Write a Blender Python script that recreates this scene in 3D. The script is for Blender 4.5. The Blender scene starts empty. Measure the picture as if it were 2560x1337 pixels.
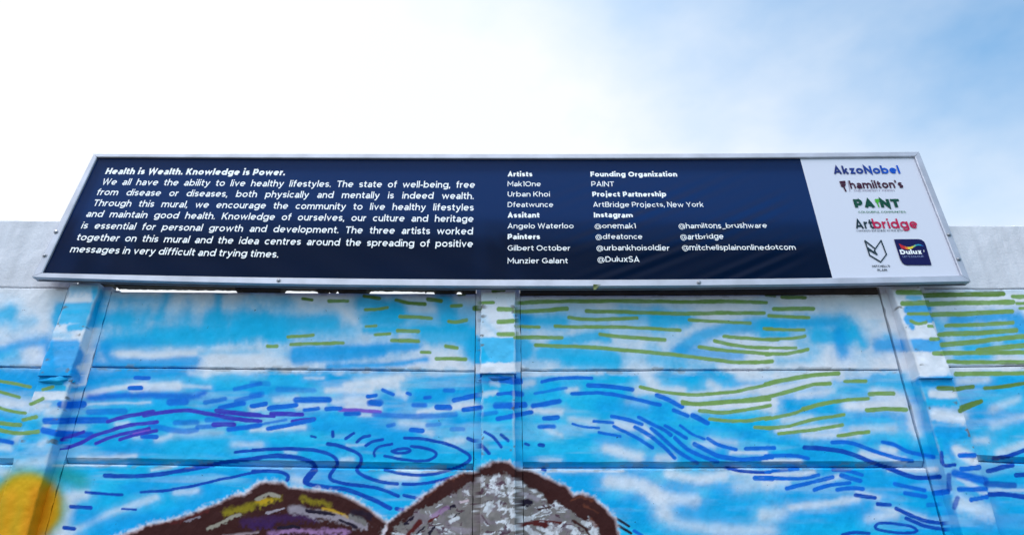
import bpy, math
import numpy as np
from mathutils import Vector

# ------------------------------------------------------------------ camera, sky, sun, exposure
SC = bpy.context.scene
COL = SC.collection
PW, PH = 2560.0, 1337.0                    # size of the photograph, pixels
FPX, PCX, PCY = 1707.0, 1245.0, 668.5      # focal length and principal point in those pixels
PITCH = math.radians(26.3)
CAM = np.array([0.0, -2.27, 1.60])
cd = bpy.data.cameras.new('camera')
cam = bpy.data.objects.new('camera', cd)
COL.objects.link(cam)
cd.sensor_width = 36.0
cd.lens = 36.0 * FPX / PW
cd.shift_x = (PW / 2 - PCX) / PW
cd.clip_start = 0.05
cd.clip_end = 2000.0
cam.location = CAM
cam.rotation_euler = (math.pi / 2 + PITCH, 0, 0)
SC.camera = cam

SUN_EL, SUN_AZ = math.radians(50), math.radians(-50)     # behind the wall, to the left
wd = bpy.data.worlds.new('World')
SC.world = wd
wd.use_nodes = True
nt = wd.node_tree
nt.nodes.clear()
N = nt.nodes.new
L = nt.links.new


def vmath(op, a=None, b=None):
    n = N('ShaderNodeVectorMath'); n.operation = op
    for i, s in enumerate((a, b)):
        if s is None: continue
        if isinstance(s, (tuple, list)): n.inputs[i].default_value = s
        else: L(s, n.inputs[i])
    return n


def fmath(op, a, b=None, clamp=False):
    n = N('ShaderNodeMath'); n.operation = op; n.use_clamp = clamp
    for i, s in enumerate((a, b)):
        if s is None: continue
        if isinstance(s, (int, float)): n.inputs[i].default_value = s
        else: L(s, n.inputs[i])
    return n.outputs[0]


sky = N('ShaderNodeTexSky')
sky.sky_type = 'NISHITA'
sky.sun_disc = False
sky.sun_elevation = SUN_EL
sky.sun_rotation = SUN_AZ
sky.air_density = 1.0
sky.dust_density = 1.0
sky.ozone_density = 1.0
tc = N('ShaderNodeTexCoord')
DIRV = tc.outputs['Generated']
# thin bright cloud round the sun's side of the sky, torn open towards the right
gl = vmath('DOT_PRODUCT', DIRV, tuple(Vector((-0.62, 0.74, 0.42)).normalized())).outputs['Value']
mp = N('ShaderNodeMapping'); mp.inputs['Scale'].default_value = (1.5, 1.5, 2.4)
mp.inputs['Rotation'].default_value = (0, math.radians(-35), 0)
L(DIRV, mp.inputs['Vector'])
nz = N('ShaderNodeTexNoise')
nz.inputs['Scale'].default_value = 2.3
nz.inputs['Detail'].default_value = 5.0
nz.inputs['Roughness'].default_value = 0.52
L(mp.outputs[0], nz.inputs['Vector'])
sep = N('ShaderNodeSeparateXYZ'); L(DIRV, sep.inputs[0])
n0 = fmath('SUBTRACT', nz.outputs['Fac'], 0.5)
cl = fmath('ADD', fmath('MULTIPLY', n0, 1.3), fmath('MULTIPLY', fmath('SUBTRACT', gl, 0.245), 2.2))
cl = fmath('ADD', cl, fmath('MULTIPLY', fmath('SUBTRACT', 0.62, sep.outputs['Z']), 2.6), clamp=True)
tint = vmath('MULTIPLY', sky.outputs[0], (0.89, 1.19, 1.18)).outputs[0]
mix1 = N('ShaderNodeMix'); mix1.data_type = 'RGBA'
cl = fmath('MULTIPLY', cl, 0.95)
L(cl, mix1.inputs['Factor']); L(tint, mix1.inputs['A'])
mix1.inputs['B'].default_value = (4.75, 4.85, 5.0, 1)
# unseen bright cloud high up behind the camera, added to light the wall
fl = vmath('DOT_PRODUCT', DIRV, tuple(Vector((-0.20, -0.42, 0.885)).normalized())).outputs['Value']
fl = fmath('ADD', fmath('MULTIPLY', n0, 0.6), fmath('MULTIPLY', fmath('SUBTRACT', fl, 0.62), 2.4), clamp=True)
mixc = N('ShaderNodeMix'); mixc.data_type = 'RGBA'
L(fl, mixc.inputs['Factor']); L(mix1.outputs['Result'], mixc.inputs['A'])
mixc.inputs['B'].default_value = (17.0, 17.3, 18.4, 1)
bg = N('ShaderNodeBackground')
bg.inputs['Strength'].default_value = 0.09
L(mixc.outputs['Result'], bg.inputs['Color'])
wo = N('ShaderNodeOutputWorld')
L(bg.outputs[0], wo.inputs['Surface'])

sd = bpy.data.lights.new('sun', 'SUN')
sd.energy = 1.4
sd.angle = math.radians(11)
sd.color = (1.0, 0.95, 0.87)
sun = bpy.data.objects.new('sun', sd)
COL.objects.link(sun)
sdir = Vector((math.sin(SUN_AZ) * math.cos(SUN_EL), math.cos(SUN_AZ) * math.cos(SUN_EL), math.sin(SUN_EL)))
sun.rotation_euler = sdir.to_track_quat('Z', 'Y').to_euler()
sun.location = sdir * 20

SC.view_settings.view_transform = 'Standard'
SC.view_settings.look = 'None'
SC.view_settings.gamma = 1.0
SC.view_settings.exposure = 1.25

# ------------------------------------------------------------------ measuring helpers
_F = np.array([0, math.cos(PITCH), math.sin(PITCH)])
_U = np.array([0, -math.sin(PITCH), math.cos(PITCH)])


def ray(px, py):
    px = np.asarray(px, float); py = np.asarray(py, float)
    a = (px - PCX) / FPX; b = -(py - PCY) / FPX
    return np.stack([a, _F[1] + b * _U[1], _F[2] + b * _U[2]], -1)


def on_y(px, py, Y=0.0):
    d = ray(px, py)
    t = (Y - CAM[1]) / d[..., 1]
    return CAM + d * t[..., None]


def on_plane(px, py, p0, n):
    d = ray(px, py)
    t = np.dot(p0 - CAM, n) / (d @ n)
    return CAM + d * t[..., None]


def project(P):
    v = P - CAM
    zf = v @ _F
    return PCX + FPX * v[..., 0] / zf, PCY - FPX * (v @ _U) / zf


def _hash(ix, iy, seed):
    h = (ix.astype(np.int64) * 374761393 + iy.astype(np.int64) * 668265263 + seed * 974634777) & 0xFFFFFFFF
    h = ((h ^ (h >> 13)) * 1274126177) & 0xFFFFFFFF
    return ((h ^ (h >> 16)) & 0xFFFF) / 65535.0


def vnoise(x, y, seed=0):
    x = np.asarray(x, float); y = np.asarray(y, float)
    ix = np.floor(x); iy = np.floor(y)
    fx = x - ix; fy = y - iy
    fx = fx * fx * (3 - 2 * fx); fy = fy * fy * (3 - 2 * fy)
    a = _hash(ix, iy, seed); b = _hash(ix + 1, iy, seed)
    c = _hash(ix, iy + 1, seed); d = _hash(ix + 1, iy + 1, seed)
    return (a + (b - a) * fx) * (1 - fy) + (c + (d - c) * fx) * fy


def fbm(x, y, seed=0, oct=4):
    s = 0; a = 0.5; t = 0
    for o in range(oct):
        s = s + a * vnoise(x * 2 ** o, y * 2 ** o, seed + o * 17); t += a; a *= 0.5
    return s / t


def smooth(e0, e1, x):
    t = np.clip((x - e0) / (e1 - e0 + 1e-9), 0, 1)
    return t * t * (3 - 2 * t)


# ------------------------------------------------------------------ object helpers
def tag(o, label=None, cat=None, group=None, kind=None):
    if label: o['label'] = label
    if cat: o['category'] = cat
    if group: o['group'] = group
    if kind: o['kind'] = kind
    return o


def empty(name, loc):
    o = bpy.data.objects.new(name, None)
    o.empty_display_size = 0.1
    o.location = loc
    COL.objects.link(o)
    return o


def world_loc(o):
    v = np.zeros(3)
    while o is not None:
        v = v + np.array(o.location); o = o.parent
    return v


def mesh_obj(name, verts, faces, mats, parent=None, midx=None, smooth_f=False, color=None):
    verts = np.asarray(verts, float)
    if parent is not None:
        verts = verts - world_loc(parent)
    me = bpy.data.meshes.new(name)
    me.from_pydata([tuple(v) for v in verts] if len(verts) < 50000 else verts.tolist(), [], faces if isinstance(faces, list) else faces.tolist())
    for m in (mats if isinstance(mats, (list, tuple)) else [mats]):
        me.materials.append(m)
    if midx is not None:
        me.polygons.foreach_set('material_index', np.asarray(midx, np.int32))
    if smooth_f:
        me.polygons.foreach_set('use_smooth', np.ones(len(me.polygons), bool))
    if color is not None:
        at = me.color_attributes.new('paint', 'FLOAT_COLOR', 'POINT')
        c4 = np.ones((len(verts), 4), np.float32); c4[:, :3] = color
        at.data.foreach_set('color', c4.ravel())
    me.update()
    o = bpy.data.objects.new(name, me)
    COL.objects.link(o)
    if parent is not None: o.parent = parent
    return o


def recalc(o):
    import bmesh
    bm = bmesh.new(); bm.from_mesh(o.data)
    bmesh.ops.recalc_face_normals(bm, faces=bm.faces)
    bm.to_mesh(o.data); bm.free()
    return o


def bevel(o, w, seg=2):
    m = o.modifiers.new('bevel', 'BEVEL'); m.width = w; m.segments = seg; m.limit_method = 'ANGLE'
    return o


# ------------------------------------------------------------------ materials
def new_mat(name):
    m = bpy.data.materials.new(name); m.use_nodes = True
    t = m.node_tree; b = t.nodes['Principled BSDF']
    return m, t, b


def noise_bump(t, b, scale, strength, dist, detail=6, src='Object'):
    tcn = t.nodes.new('ShaderNodeTexCoord')
    n = t.nodes.new('ShaderNodeTexNoise'); n.inputs['Scale'].default_value = scale; n.inputs['Detail'].default_value = detail
    t.links.new(tcn.outputs[src], n.inputs['Vector'])
    bp = t.nodes.new('ShaderNodeBump'); bp.inputs['Strength'].default_value = strength; bp.inputs['Distance'].default_value = dist
    t.links.new(n.outputs['Fac'], bp.inputs['Height'])
    t.links.new(bp.outputs[0], b.inputs['Normal'])
    return tcn, n


def plain(name, rgb, rough=0.5, metal=0.0, spec=0.5, bump=None, vary=0.0, vscale=12.0):
    m, t, b = new_mat(name)
    b.inputs['Base Color'].default_value = (*rgb, 1)
    b.inputs['Roughness'].default_value = rough
    b.inputs['Metallic'].default_value = metal
    b.inputs['Specular IOR Level'].default_value = spec
    if bump: noise_bump(t, b, *bump)
    if vary > 0:
        tcn = t.nodes.new('ShaderNodeTexCoord')
        n = t.nodes.new('ShaderNodeTexNoise'); n.inputs['Scale'].default_value = vscale; n.inputs['Detail'].default_value = 6
        t.links.new(tcn.outputs['Object'], n.inputs['Vector'])
        r = t.nodes.new('ShaderNodeMapRange')
        r.inputs['From Min'].default_value = 0.3; r.inputs['From Max'].default_value = 0.7
        r.inputs['To Min'].default_value = 1 - vary; r.inputs['To Max'].default_value = 1 + vary * 0.4
        t.links.new(n.outputs['Fac'], r.inputs['Value'])
        mx = t.nodes.new('ShaderNodeVectorMath'); mx.operation = 'SCALE'; mx.inputs[0].default_value = rgb
        t.links.new(r.outputs[0], mx.inputs['Scale'])
        t.links.new(mx.outputs[0], b.inputs['Base Color'])
    return m


def mural_mat(name, rough=0.6):
    m, t, b = new_mat(name)
    at = t.nodes.new('ShaderNodeAttribute'); at.attribute_name = 'paint'
    tcn, n = noise_bump(t, b, 160.0, 0.35, 0.0015, 8)
    n2 = t.nodes.new('ShaderNodeTexNoise'); n2.inputs['Scale'].default_value = 30.0; n2.inputs['Detail'].default_value = 8
    t.links.new(tcn.outputs['Object'], n2.inputs['Vector'])
    r = t.nodes.new('ShaderNodeMapRange'); r.inputs['From Min'].default_value = 0.25; r.inputs['From Max'].default_value = 0.75
    r.inputs['To Min'].default_value = 0.92; r.inputs['To Max'].default_value = 1.05
    t.links.new(n2.outputs['Fac'], r.inputs['Value'])
    # pinholes and specks where the render of the concrete shows through
    n3 = t.nodes.new('ShaderNodeTexNoise'); n3.inputs['Scale'].default_value = 75.0; n3.inputs['Detail'].default_value = 2
    t.links.new(tcn.outputs['Object'], n3.inputs['Vector'])
    r3 = t.nodes.new('ShaderNodeMapRange'); r3.inputs['From Min'].default_value = 0.19; r3.inputs['From Max'].default_value = 0.25
    r3.inputs['To Min'].default_value = 0.25; r3.inputs['To Max'].default_value = 1.0
    t.links.new(n3.outputs['Fac'], r3.inputs['Value'])
    mm = t.nodes.new('ShaderNodeMath'); mm.operation = 'MULTIPLY'
    t.links.new(r.outputs[0], mm.inputs[0]); t.links.new(r3.outputs[0], mm.inputs[1])
    s = t.nodes.new('ShaderNodeVectorMath'); s.operation = 'SCALE'
    t.links.new(at.outputs['Color'], s.inputs[0]); t.links.new(mm.outputs[0], s.inputs['Scale'])
    t.links.new(s.outputs[0], b.inputs['Base Color'])
    b.inputs['Roughness'].default_value = rough
    b.inputs['Specular IOR Level'].default_value = 0.15
    return m


M_MURAL = mural_mat('mural_paint_on_concrete')
M_BARE = plain('whitewashed_concrete', (0.76, 0.76, 0.82), 0.75, bump=(120, 0.5, 0.003), vary=0.14, vscale=7.0)
def _streaks(m):
    # rain streaks down the whitewash
    t = m.node_tree; b = t.nodes['Principled BSDF']
    src = b.inputs['Base Color'].links[0].from_socket
    tcn = t.nodes.new('ShaderNodeTexCoord'); mp_ = t.nodes.new('ShaderNodeMapping'); mp_.inputs['Scale'].default_value = (26, 8, 2.2)
    n = t.nodes.new('ShaderNodeTexNoise'); n.inputs['Scale'].default_value = 1.0; n.inputs['Detail'].default_value = 7; n.inputs['Roughness'].default_value = .65
    r = t.nodes.new('ShaderNodeMapRange'); r.inputs['From Min'].default_value = .42; r.inputs['From Max'].default_value = .74
    r.inputs['To Min'].default_value = 1.0; r.inputs['To Max'].default_value = .85
    s_ = t.nodes.new('ShaderNodeVectorMath'); s_.operation = 'SCALE'
    t.links.new(tcn.outputs['Object'], mp_.inputs[0]); t.links.new(mp_.outputs[0], n.inputs['Vector']); t.links.new(n.outputs['Fac'], r.inputs['Value'])
    t.links.new(src, s_.inputs[0]); t.links.new(r.outputs[0], s_.inputs['Scale']); t.links.new(s_.outputs[0], b.inputs['Base Color'])


_streaks(M_BARE)
M_SIGN_SHADE = plain('sign_shaded_concrete', (0.075, 0.062, 0.050), 0.9, bump=(90, 0.5, 0.003), vary=0.35, vscale=14.0)  # sign's shade put into the colour of the panels and post tops behind it
M_ALU = plain('anodised_aluminium', (0.46, 0.48, 0.55), 0.45, metal=0.35, vary=0.18, vscale=14.0)
M_STEEL = plain('bolt_steel', (0.30, 0.31, 0.34), 0.4, metal=0.8)
M_BACK = plain('backing_sheet', (0.10, 0.10, 0.11), 0.7)
M_NAVY = plain('navy_printed_vinyl', (0.0005, 0.006, 0.022), 0.28, spec=0.030)
def _backlit(m, rgb):
    t = m.node_tree; b = t.nodes['Principled BSDF']; out = [n for n in t.nodes if n.type == 'OUTPUT_MATERIAL'][0]
    tr = t.nodes.new('ShaderNodeBsdfTranslucent'); tr.inputs['Color'].default_value = (*rgb, 1)
    ad = t.nodes.new('ShaderNodeAddShader')
    t.links.new(b.outputs[0], ad.inputs[0]); t.links.new(tr.outputs[0], ad.inputs[1]); t.links.new(ad.outputs[0], out.inputs['Surface'])


_backlit(M_NAVY, (0.007, 0.029, 0.120))        # thin printed vinyl: daylight comes through from behind
M_WHITE = plain('white_printed_vinyl', (0.66, 0.68, 0.78), 0.38, spec=0.2)
M_TEXT = plain('white_print', (0.92, 0.94, 0.96), 0.45)
M_GROUND = plain('dry_sandy_ground', (0.060, 0.056, 0.052), 0.95, bump=(6, 0.5, 0.05), vary=0.3, vscale=0.8)
M_TAPE = plain('green_tape', (0.11, 0.14, 0.03), 0.6)

# ------------------------------------------------------------------ ground
mesh_obj('ground', [(-400, -400, 0), (400, -400, 0), (400, 400, 0), (-400, 400, 0)], [(0, 1, 2, 3)], M_GROUND)['kind'] = 'structure'

# ------------------------------------------------------------------ the mural: strokes as measured, in wall space
CROPS = {'A1': (4, 0, 690), 'A2': (4, 640, 690), 'A3': (4, 1280, 690), 'A4': (4, 1920, 690),
         'B1': (3.967, 0, 1000), 'B2': (3.967, 640, 1000), 'B3': (3.967, 1280, 1000), 'B4': (3.967, 1920, 1000),
         'R6': (4, 320, 1130), 'R7': (4, 940, 1130)}
PAL = {'W': (.79, .81, .87), 'C': (.0, .475, .82), 'B': (.0, .365, .79), 'M': (.0, .15, .68), 'D': (.0, .065, .45),
       'G': (.215, .375, .10), 'g': (.14, .255, .05), 'P': (.048, .042, .50), 'V': (.22, .10, .62),
       'K': (.045, .009, .008), 'k': (.012, .006, .022), 'R': (.10, .012, .012), 'r': (.16, .04, .02),
       'O': (.74, .25, .003), 'Y': (.76, .42, .010), 'E': (.22, .36, .02), 'T': (.02, .35, .28), 'y': (.30, .23, .01), 'a': (.52, .30, .02),
       't': (.34, .30, .24), 'L': (.34, .29, .34), 'p': (.42, .22, .46), 'u': (.045, .012, .085), 'N': (.74, .58, .64),
       's': (.20, .178, .17), 'w': (.72, .73, .78)}
# crop colour width/softness*alpha  points (crop pixels)
PATCHES = '''
A1 C 150/110*.9 1150,620 2000,580 2650,520
A1 C 110/110*.7 1000,470 1500,400 2200,450
A1 C 60/90*.5 1300,250 1300,520
A1 C 60/90*.5 1900,260 1850,520
A1 C 50/90*.45 2450,240 2400,520
A2 C 170/110*.85 -40,520 900,540
A2 C 50/90*.45 300,250 260,480
A2 C 230/120*.7 1250,430 2150,420
A2 C 70/80*.6 300,780 1500,730
A3 C 130/110*.55 60,470 1700,430
A3 C 120/110*.5 150,800 1600,820
A4 C 120/110*.5 -40,520 900,560
A4 C 130/110*.5 1750,500 2650,560
A4 C 110/110*.5 1750,720 2650,700
A1 C 150/70 -40,400 90,370
A1 C 80/60*.5 150,480 350,450
A1 B 80/50 -40,770 200,690 440,650
A1 C 60/40*.7 -40,810 150,770
A1 C 130/60*.55 -40,880 150,860
A1 W 90/60*.7 330,760 400,880
A1 C 130/36 610,330 880,320
A1 C 150/36 590,430 860,420
A1 B 110/50 680,470 800,560
A1 B 250/40 560,760 640,890
A1 C 60/40*.6 580,560 700,600
A1 W 50/30*.9 760,640 780,720
A1 C 170/40 960,190 860,500
A1 C 60/40*.5 1100,230 1600,230
A1 C 140/70 1060,420 1250,430
A1 C 50/40*.7 1200,260 1190,400
A1 C 70/50*.9 1670,190 1590,420
A1 C 50/40*.6 1480,330 1420,480
A1 C 60/50*.9 2190,200 2170,400
A1 C 150/60 2130,430 2600,430
A1 C 120/60 1560,560 2000,560 2600,500
A1 C 120/50 1050,690 1500,650 1900,640 2350,610
A1 B 60/50*.5 1050,690 1500,670
A1 B 100/50 930,740 900,860
A1 B 90/50 1060,720 1120,840 1500,855 1960,830
A1 B 60/40 980,890 1950,880
A1 C 30/40*.6 2000,770 2600,760
A1 W 45/35 1190,780 1500,790 1950,770
A1 W 110/50 2110,850 2600,850
A1 W 60/40 2060,960 2600,920
A1 B 110/50 850,1000 1300,980 1900,940
A1 B 200/60 -40,1030 420,1030
A1 W 60/50*.8 -40,1270 220,1290
A1 W 50/25 400,1210 800,1195 1100,1125 1450,1080
A1 W 80/30 1330,1120 1780,1095
A1 W 30/25*.7 1800,1100 2100,1110
A1 W 50/40*.6 1900,960 2060,1000
A1 M 60/30 900,1215 1400,1190 1900,1200 2030,1170
A1 M 60/30 620,1285 800,1285
A1 W 18/18*.7 850,1285 1500,1258
A2 C 150/60 -40,500 760,450
A2 C 100/60 100,580 280,600
A2 C 100/60*.45 80,220 280,250
A2 C 60/50*.5 -40,200 100,400
A2 C 160/60 1080,260 1420,330
A2 C 150/60 1100,430 1450,400
A2 C 190/60 1880,260 1920,420
A2 C 60/40 1080,540 2100,520
A2 C 180/60 1720,590 2200,600
A2 W 60/40*.6 1560,320 1780,330
A2 W 60/50*.7 830,300 980,440
A2 B 80/40 390,740 1000,730 1600,700
A2 B 100/40 390,820 800,800 1250,750
A2 B 50/30 730,905 1300,885 1700,835
A2 C 90/50 2190,560 2190,760
A2 C 50/50*.6 2210,760 2200,1000
A2 W 55/30 890,1095 1200,1055 1450,1015
A2 W 50/30 720,1140 1150,1130
A2 W 80/40 1180,1080 1400,1080
A2 W 40/40*.55 1000,1030 2180,950
A2 W 60/40*.8 1420,1170 1480,1190
A2 W 50/40*.7 200,1240 390,1225
A2 W 60/40*.6 900,1230 1150,1230
A2 W 80/40*.8 2000,1290 2200,1270
A2 W 20/20*.7 500,1015 680,1020
A2 N 30/40*.5 850,1310 1150,1310
A2 C 230/45 2200,730 2660,730
A2 W 80/20 2200,930 2660,930
A2 D 110/50*.7 2270,1010 2420,1030
A2 W 50/30*.8 2300,1180 2400,1160
A3 C 120/60 60,450 500,450
A3 B 80/50 90,420 140,440
A3 C 60/40*.8 1080,380 1750,400
A3 C 130/60 1440,460 1750,450
A3 C 50/50*.5 1080,300 1500,330
A3 C 100/40 420,680 800,600 940,620
A3 C 60/50*.35 900,550 1500,560
A3 B 110/50*.8 1700,720 1900,600 2200,520 2600,480
A3 C 110/50*.5 1700,700 1900,600 2200,520 2600,480
A3 B 110/50*.8 1650,760 2280,790
A3 C 140/50 310,770 1000,800
A3 C 120/50 560,850 1030,880
A3 C 90/60*.6 1400,830 1700,870
A3 C 60/50*.6 1560,900 2000,900
A3 C 80/60*.4 1370,700 1450,740
A3 C 60/50*.4 80,740 180,700
A3 W 30/30*.9 100,985 900,972
A3 W 110/50 1330,990 1420,1090
A3 W 80/40 1250,1140 1700,1150
A3 W 70/40*.8 1980,1080 2060,1120
A3 W 90/50 2280,990 2600,1000
A3 W 90/40 1700,1220 2600,1110
A3 W 80/40 1900,1320 2600,1250
A3 W 60/40*.8 110,1080 200,1060
A3 W 40/30*.8 560,1140 640,1130
A3 W 40/40*.6 1150,1265 1350,1285
A4 C 120/60 -40,480 700,450 740,520
A4 B 60/60*.6 60,480 680,470
A4 C 140/50 480,600 800,620
A4 B 110/60 720,580 740,760
A4 C 80/50 860,530 950,680
A4 B 140/50 1110,690 1350,680
A4 C 50/40*.7 1180,600 1340,590
A4 C 60/40 -40,580 180,580
A4 C 60/60*.6 100,850 420,830
A4 C 100/60*.5 320,680 480,760
A4 B 110/40 1420,335 1580,320
A4 B 100/40 1410,430 1600,415
A4 B 50/40 1430,500 1440,505
A4 B 120/40 1460,700 1700,690
A4 C 50/40*.7 1400,215 1510,215
A4 B 100/50 1850,440 2400,395
A4 B 150/50 2500,450 2600,560
A4 C 80/50*.7 1690,460 1750,530
A4 C 70/50*.8 1950,560 2350,590
A4 C 80/50 2000,720 2200,710
A4 C 50/40 1880,820 2200,800
A4 C 80/50 2400,650 2600,680
A4 W 100/40 100,1000 720,990
A4 W 90/40 -40,1160 600,1045
A4 W 60/40*.7 830,1000 1000,990
A4 W 60/40*.8 300,1190 640,1140
A4 W 120/50 1070,1170 1240,1200 1340,1260
A4 W 70/40 820,1300 1340,1290
A4 W 70/40*.9 1640,1170 1840,1180
A4 W 70/40*.8 1900,1050 2180,1030
A4 W 36/30 1900,930 2600,915
A4 W 60/50*.7 2250,1320 2500,1230
A4 B 90/40 1560,1050 1820,1060
B1 W 90/50*.8 -40,15 300,30
B1 W 80/50*.7 260,100 380,80
B1 W 80/40*.8 480,110 550,110
B1 W 40/30*.8 440,260 480,240
B1 W 60/40*.8 -40,460 90,470
B1 W 50/40*.8 170,390 210,340
B1 W 50/40*.7 400,430 450,400
B1 W 40/30*.8 1160,240 1270,232
B1 W 50/30 1550,390 1690,360
B1 W 50/40*.6 1700,340 2200,330
B1 W 50/40*.7 2300,440 2580,440
B1 W 40/24 780,578 1340,552
B1 W 20/14 530,645 1250,640
B1 W 20/20*.8 1500,695 1750,650
B1 W 90/60 660,960 840,930
B1 W 50/36*.8 730,1285 900,1210 1150,1100 1550,960
B1 W 40/30*.7 1740,920 1950,890
B1 W 40/36*.6 600,290 820,280
B1 W 40/30*.7 1330,365 1400,372
B1 W 100/60*.7 -40,680 60,720
B1 W 80/60*.6 200,640 480,600
B1 B 150/90*.8 1000,1310 1500,1190
B1 B 90/80*.6 1100,480 1500,430
B1 C 110/80 1700,440 2200,420
B1 B 150/80*.8 560,1130 900,1150
B1 W 80/60*.8 560,1300 700,1330
B2 W 40/30 -40,290 480,270
B2 W 50/40*.8 -40,95 100,80
B2 W 60/40*.8 430,60 680,50
B2 W 60/40*.8 780,20 1120,20
B2 W 40/30 900,70 1220,85
B2 W 30/24 1030,145 1150,145
B2 W 45/30 1620,122 1800,90 2180,40
B2 W 40/36*.7 1440,220 1650,240
B2 W 60/40*.8 1670,310 1730,330
B2 W 60/40*.8 1890,405 2040,400
B2 W 40/30*.8 845,590 950,590
B2 W 24/24*.7 300,515 390,515
B2 W 18/18*.6 900,440 1080,440
B2 W 20/20*.7 1380,550 1430,545
B2 W 26/18 1400,705 1840,705
B2 W 60/36*.9 1250,770 1590,758
B2 W 30/30*.6 1300,860 1400,850
B2 W 80/50*.8 380,780 440,800
B2 B 120/80*.7 1200,480 1700,470
B2 B 120/80*.7 700,260 1300,250
B2 B 120/80*.6 750,740 1100,760
B3 W 50/40 200,100 480,120
B3 W 40/40*.7 340,280 480,340
B3 W 60/40*.7 580,190 800,215
B3 W 70/40*.9 1040,230 1200,260
B3 W 60/40*.8 1310,270 1350,350
B3 W 80/50 930,480 1100,520 1260,560
B3 W 60/40*.8 1440,570 1590,572
B3 W 24/24*.6 280,592 480,596
B3 W 60/40 1750,70 2600,20
B3 W 40/40*.8 1700,90 1760,120
B3 W 40/40*.7 1800,430 2000,450
B3 W 50/50*.6 1960,390 2200,420
B3 W 30/24 2180,520 2520,520
B3 W 26/16 60,690 300,690
B3 W 18/16 350,702 1100,702
B3 W 120/60 970,800 1250,840 1500,960 1800,1000
B3 W 90/50 1560,730 1850,775 2100,745
B3 W 110/70*.8 1420,950 1550,1100
B3 W 100/70*.8 1500,1130 1700,1220 2100,1290 2560,1290
B3 W 110/70*.6 2250,850 2580,800
B3 W 60/40 2200,700 2500,740
B3 B 100/70*.7 900,60 1500,80
B3 B 150/80*.6 1700,1100 2300,1100
B4 W 90/50 790,50 1330,40
B4 W 80/40 -40,60 50,100
B4 W 50/40*.8 150,190 430,180
B4 W 50/36 100,290 700,270
B4 W 50/36*.9 350,350 900,340
B4 W 60/50*.7 850,290 1250,280
B4 W 120/60 1430,100 1450,200
B4 W 80/50 1430,280 1480,330
B4 W 60/36 930,530 1350,590
B4 W 50/30 1130,480 1250,500
B4 W 34/20 -40,592 330,600
B4 W 40/20 1200,690 1660,690
B4 W 36/26 -40,750 450,712
B4 W 60/50*.8 -40,830 200,810
B4 W 36/30*.8 600,790 700,755
B4 W 60/36 230,1060 600,1020 880,980
B4 W 110/60*.8 -40,1130 140,1120
B4 W 36/30*.8 890,900 1100,965
B4 W 70/50*.8 1000,1170 1250,1130
B4 W 36/30*.6 1080,1060 1550,1150
B4 W 90/40*.9 1650,120 1920,160
B4 W 90/40 1870,490 2050,600
B4 W 50/40*.8 2060,400 2160,400
B4 W 50/50*.6 2240,250 2580,150
B4 W 70/40*.8 2290,520 2580,420
B4 W 130/70*.7 1920,1010 2180,1120
B4 W 24/20*.8 2200,885 2540,890
B4 B 300/100*.7 2200,1250 2600,1200
B4 B 120/90*.6 200,1200 900,1130
B4 B 100/80*.6 1000,780 1300,830
'''
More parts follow.
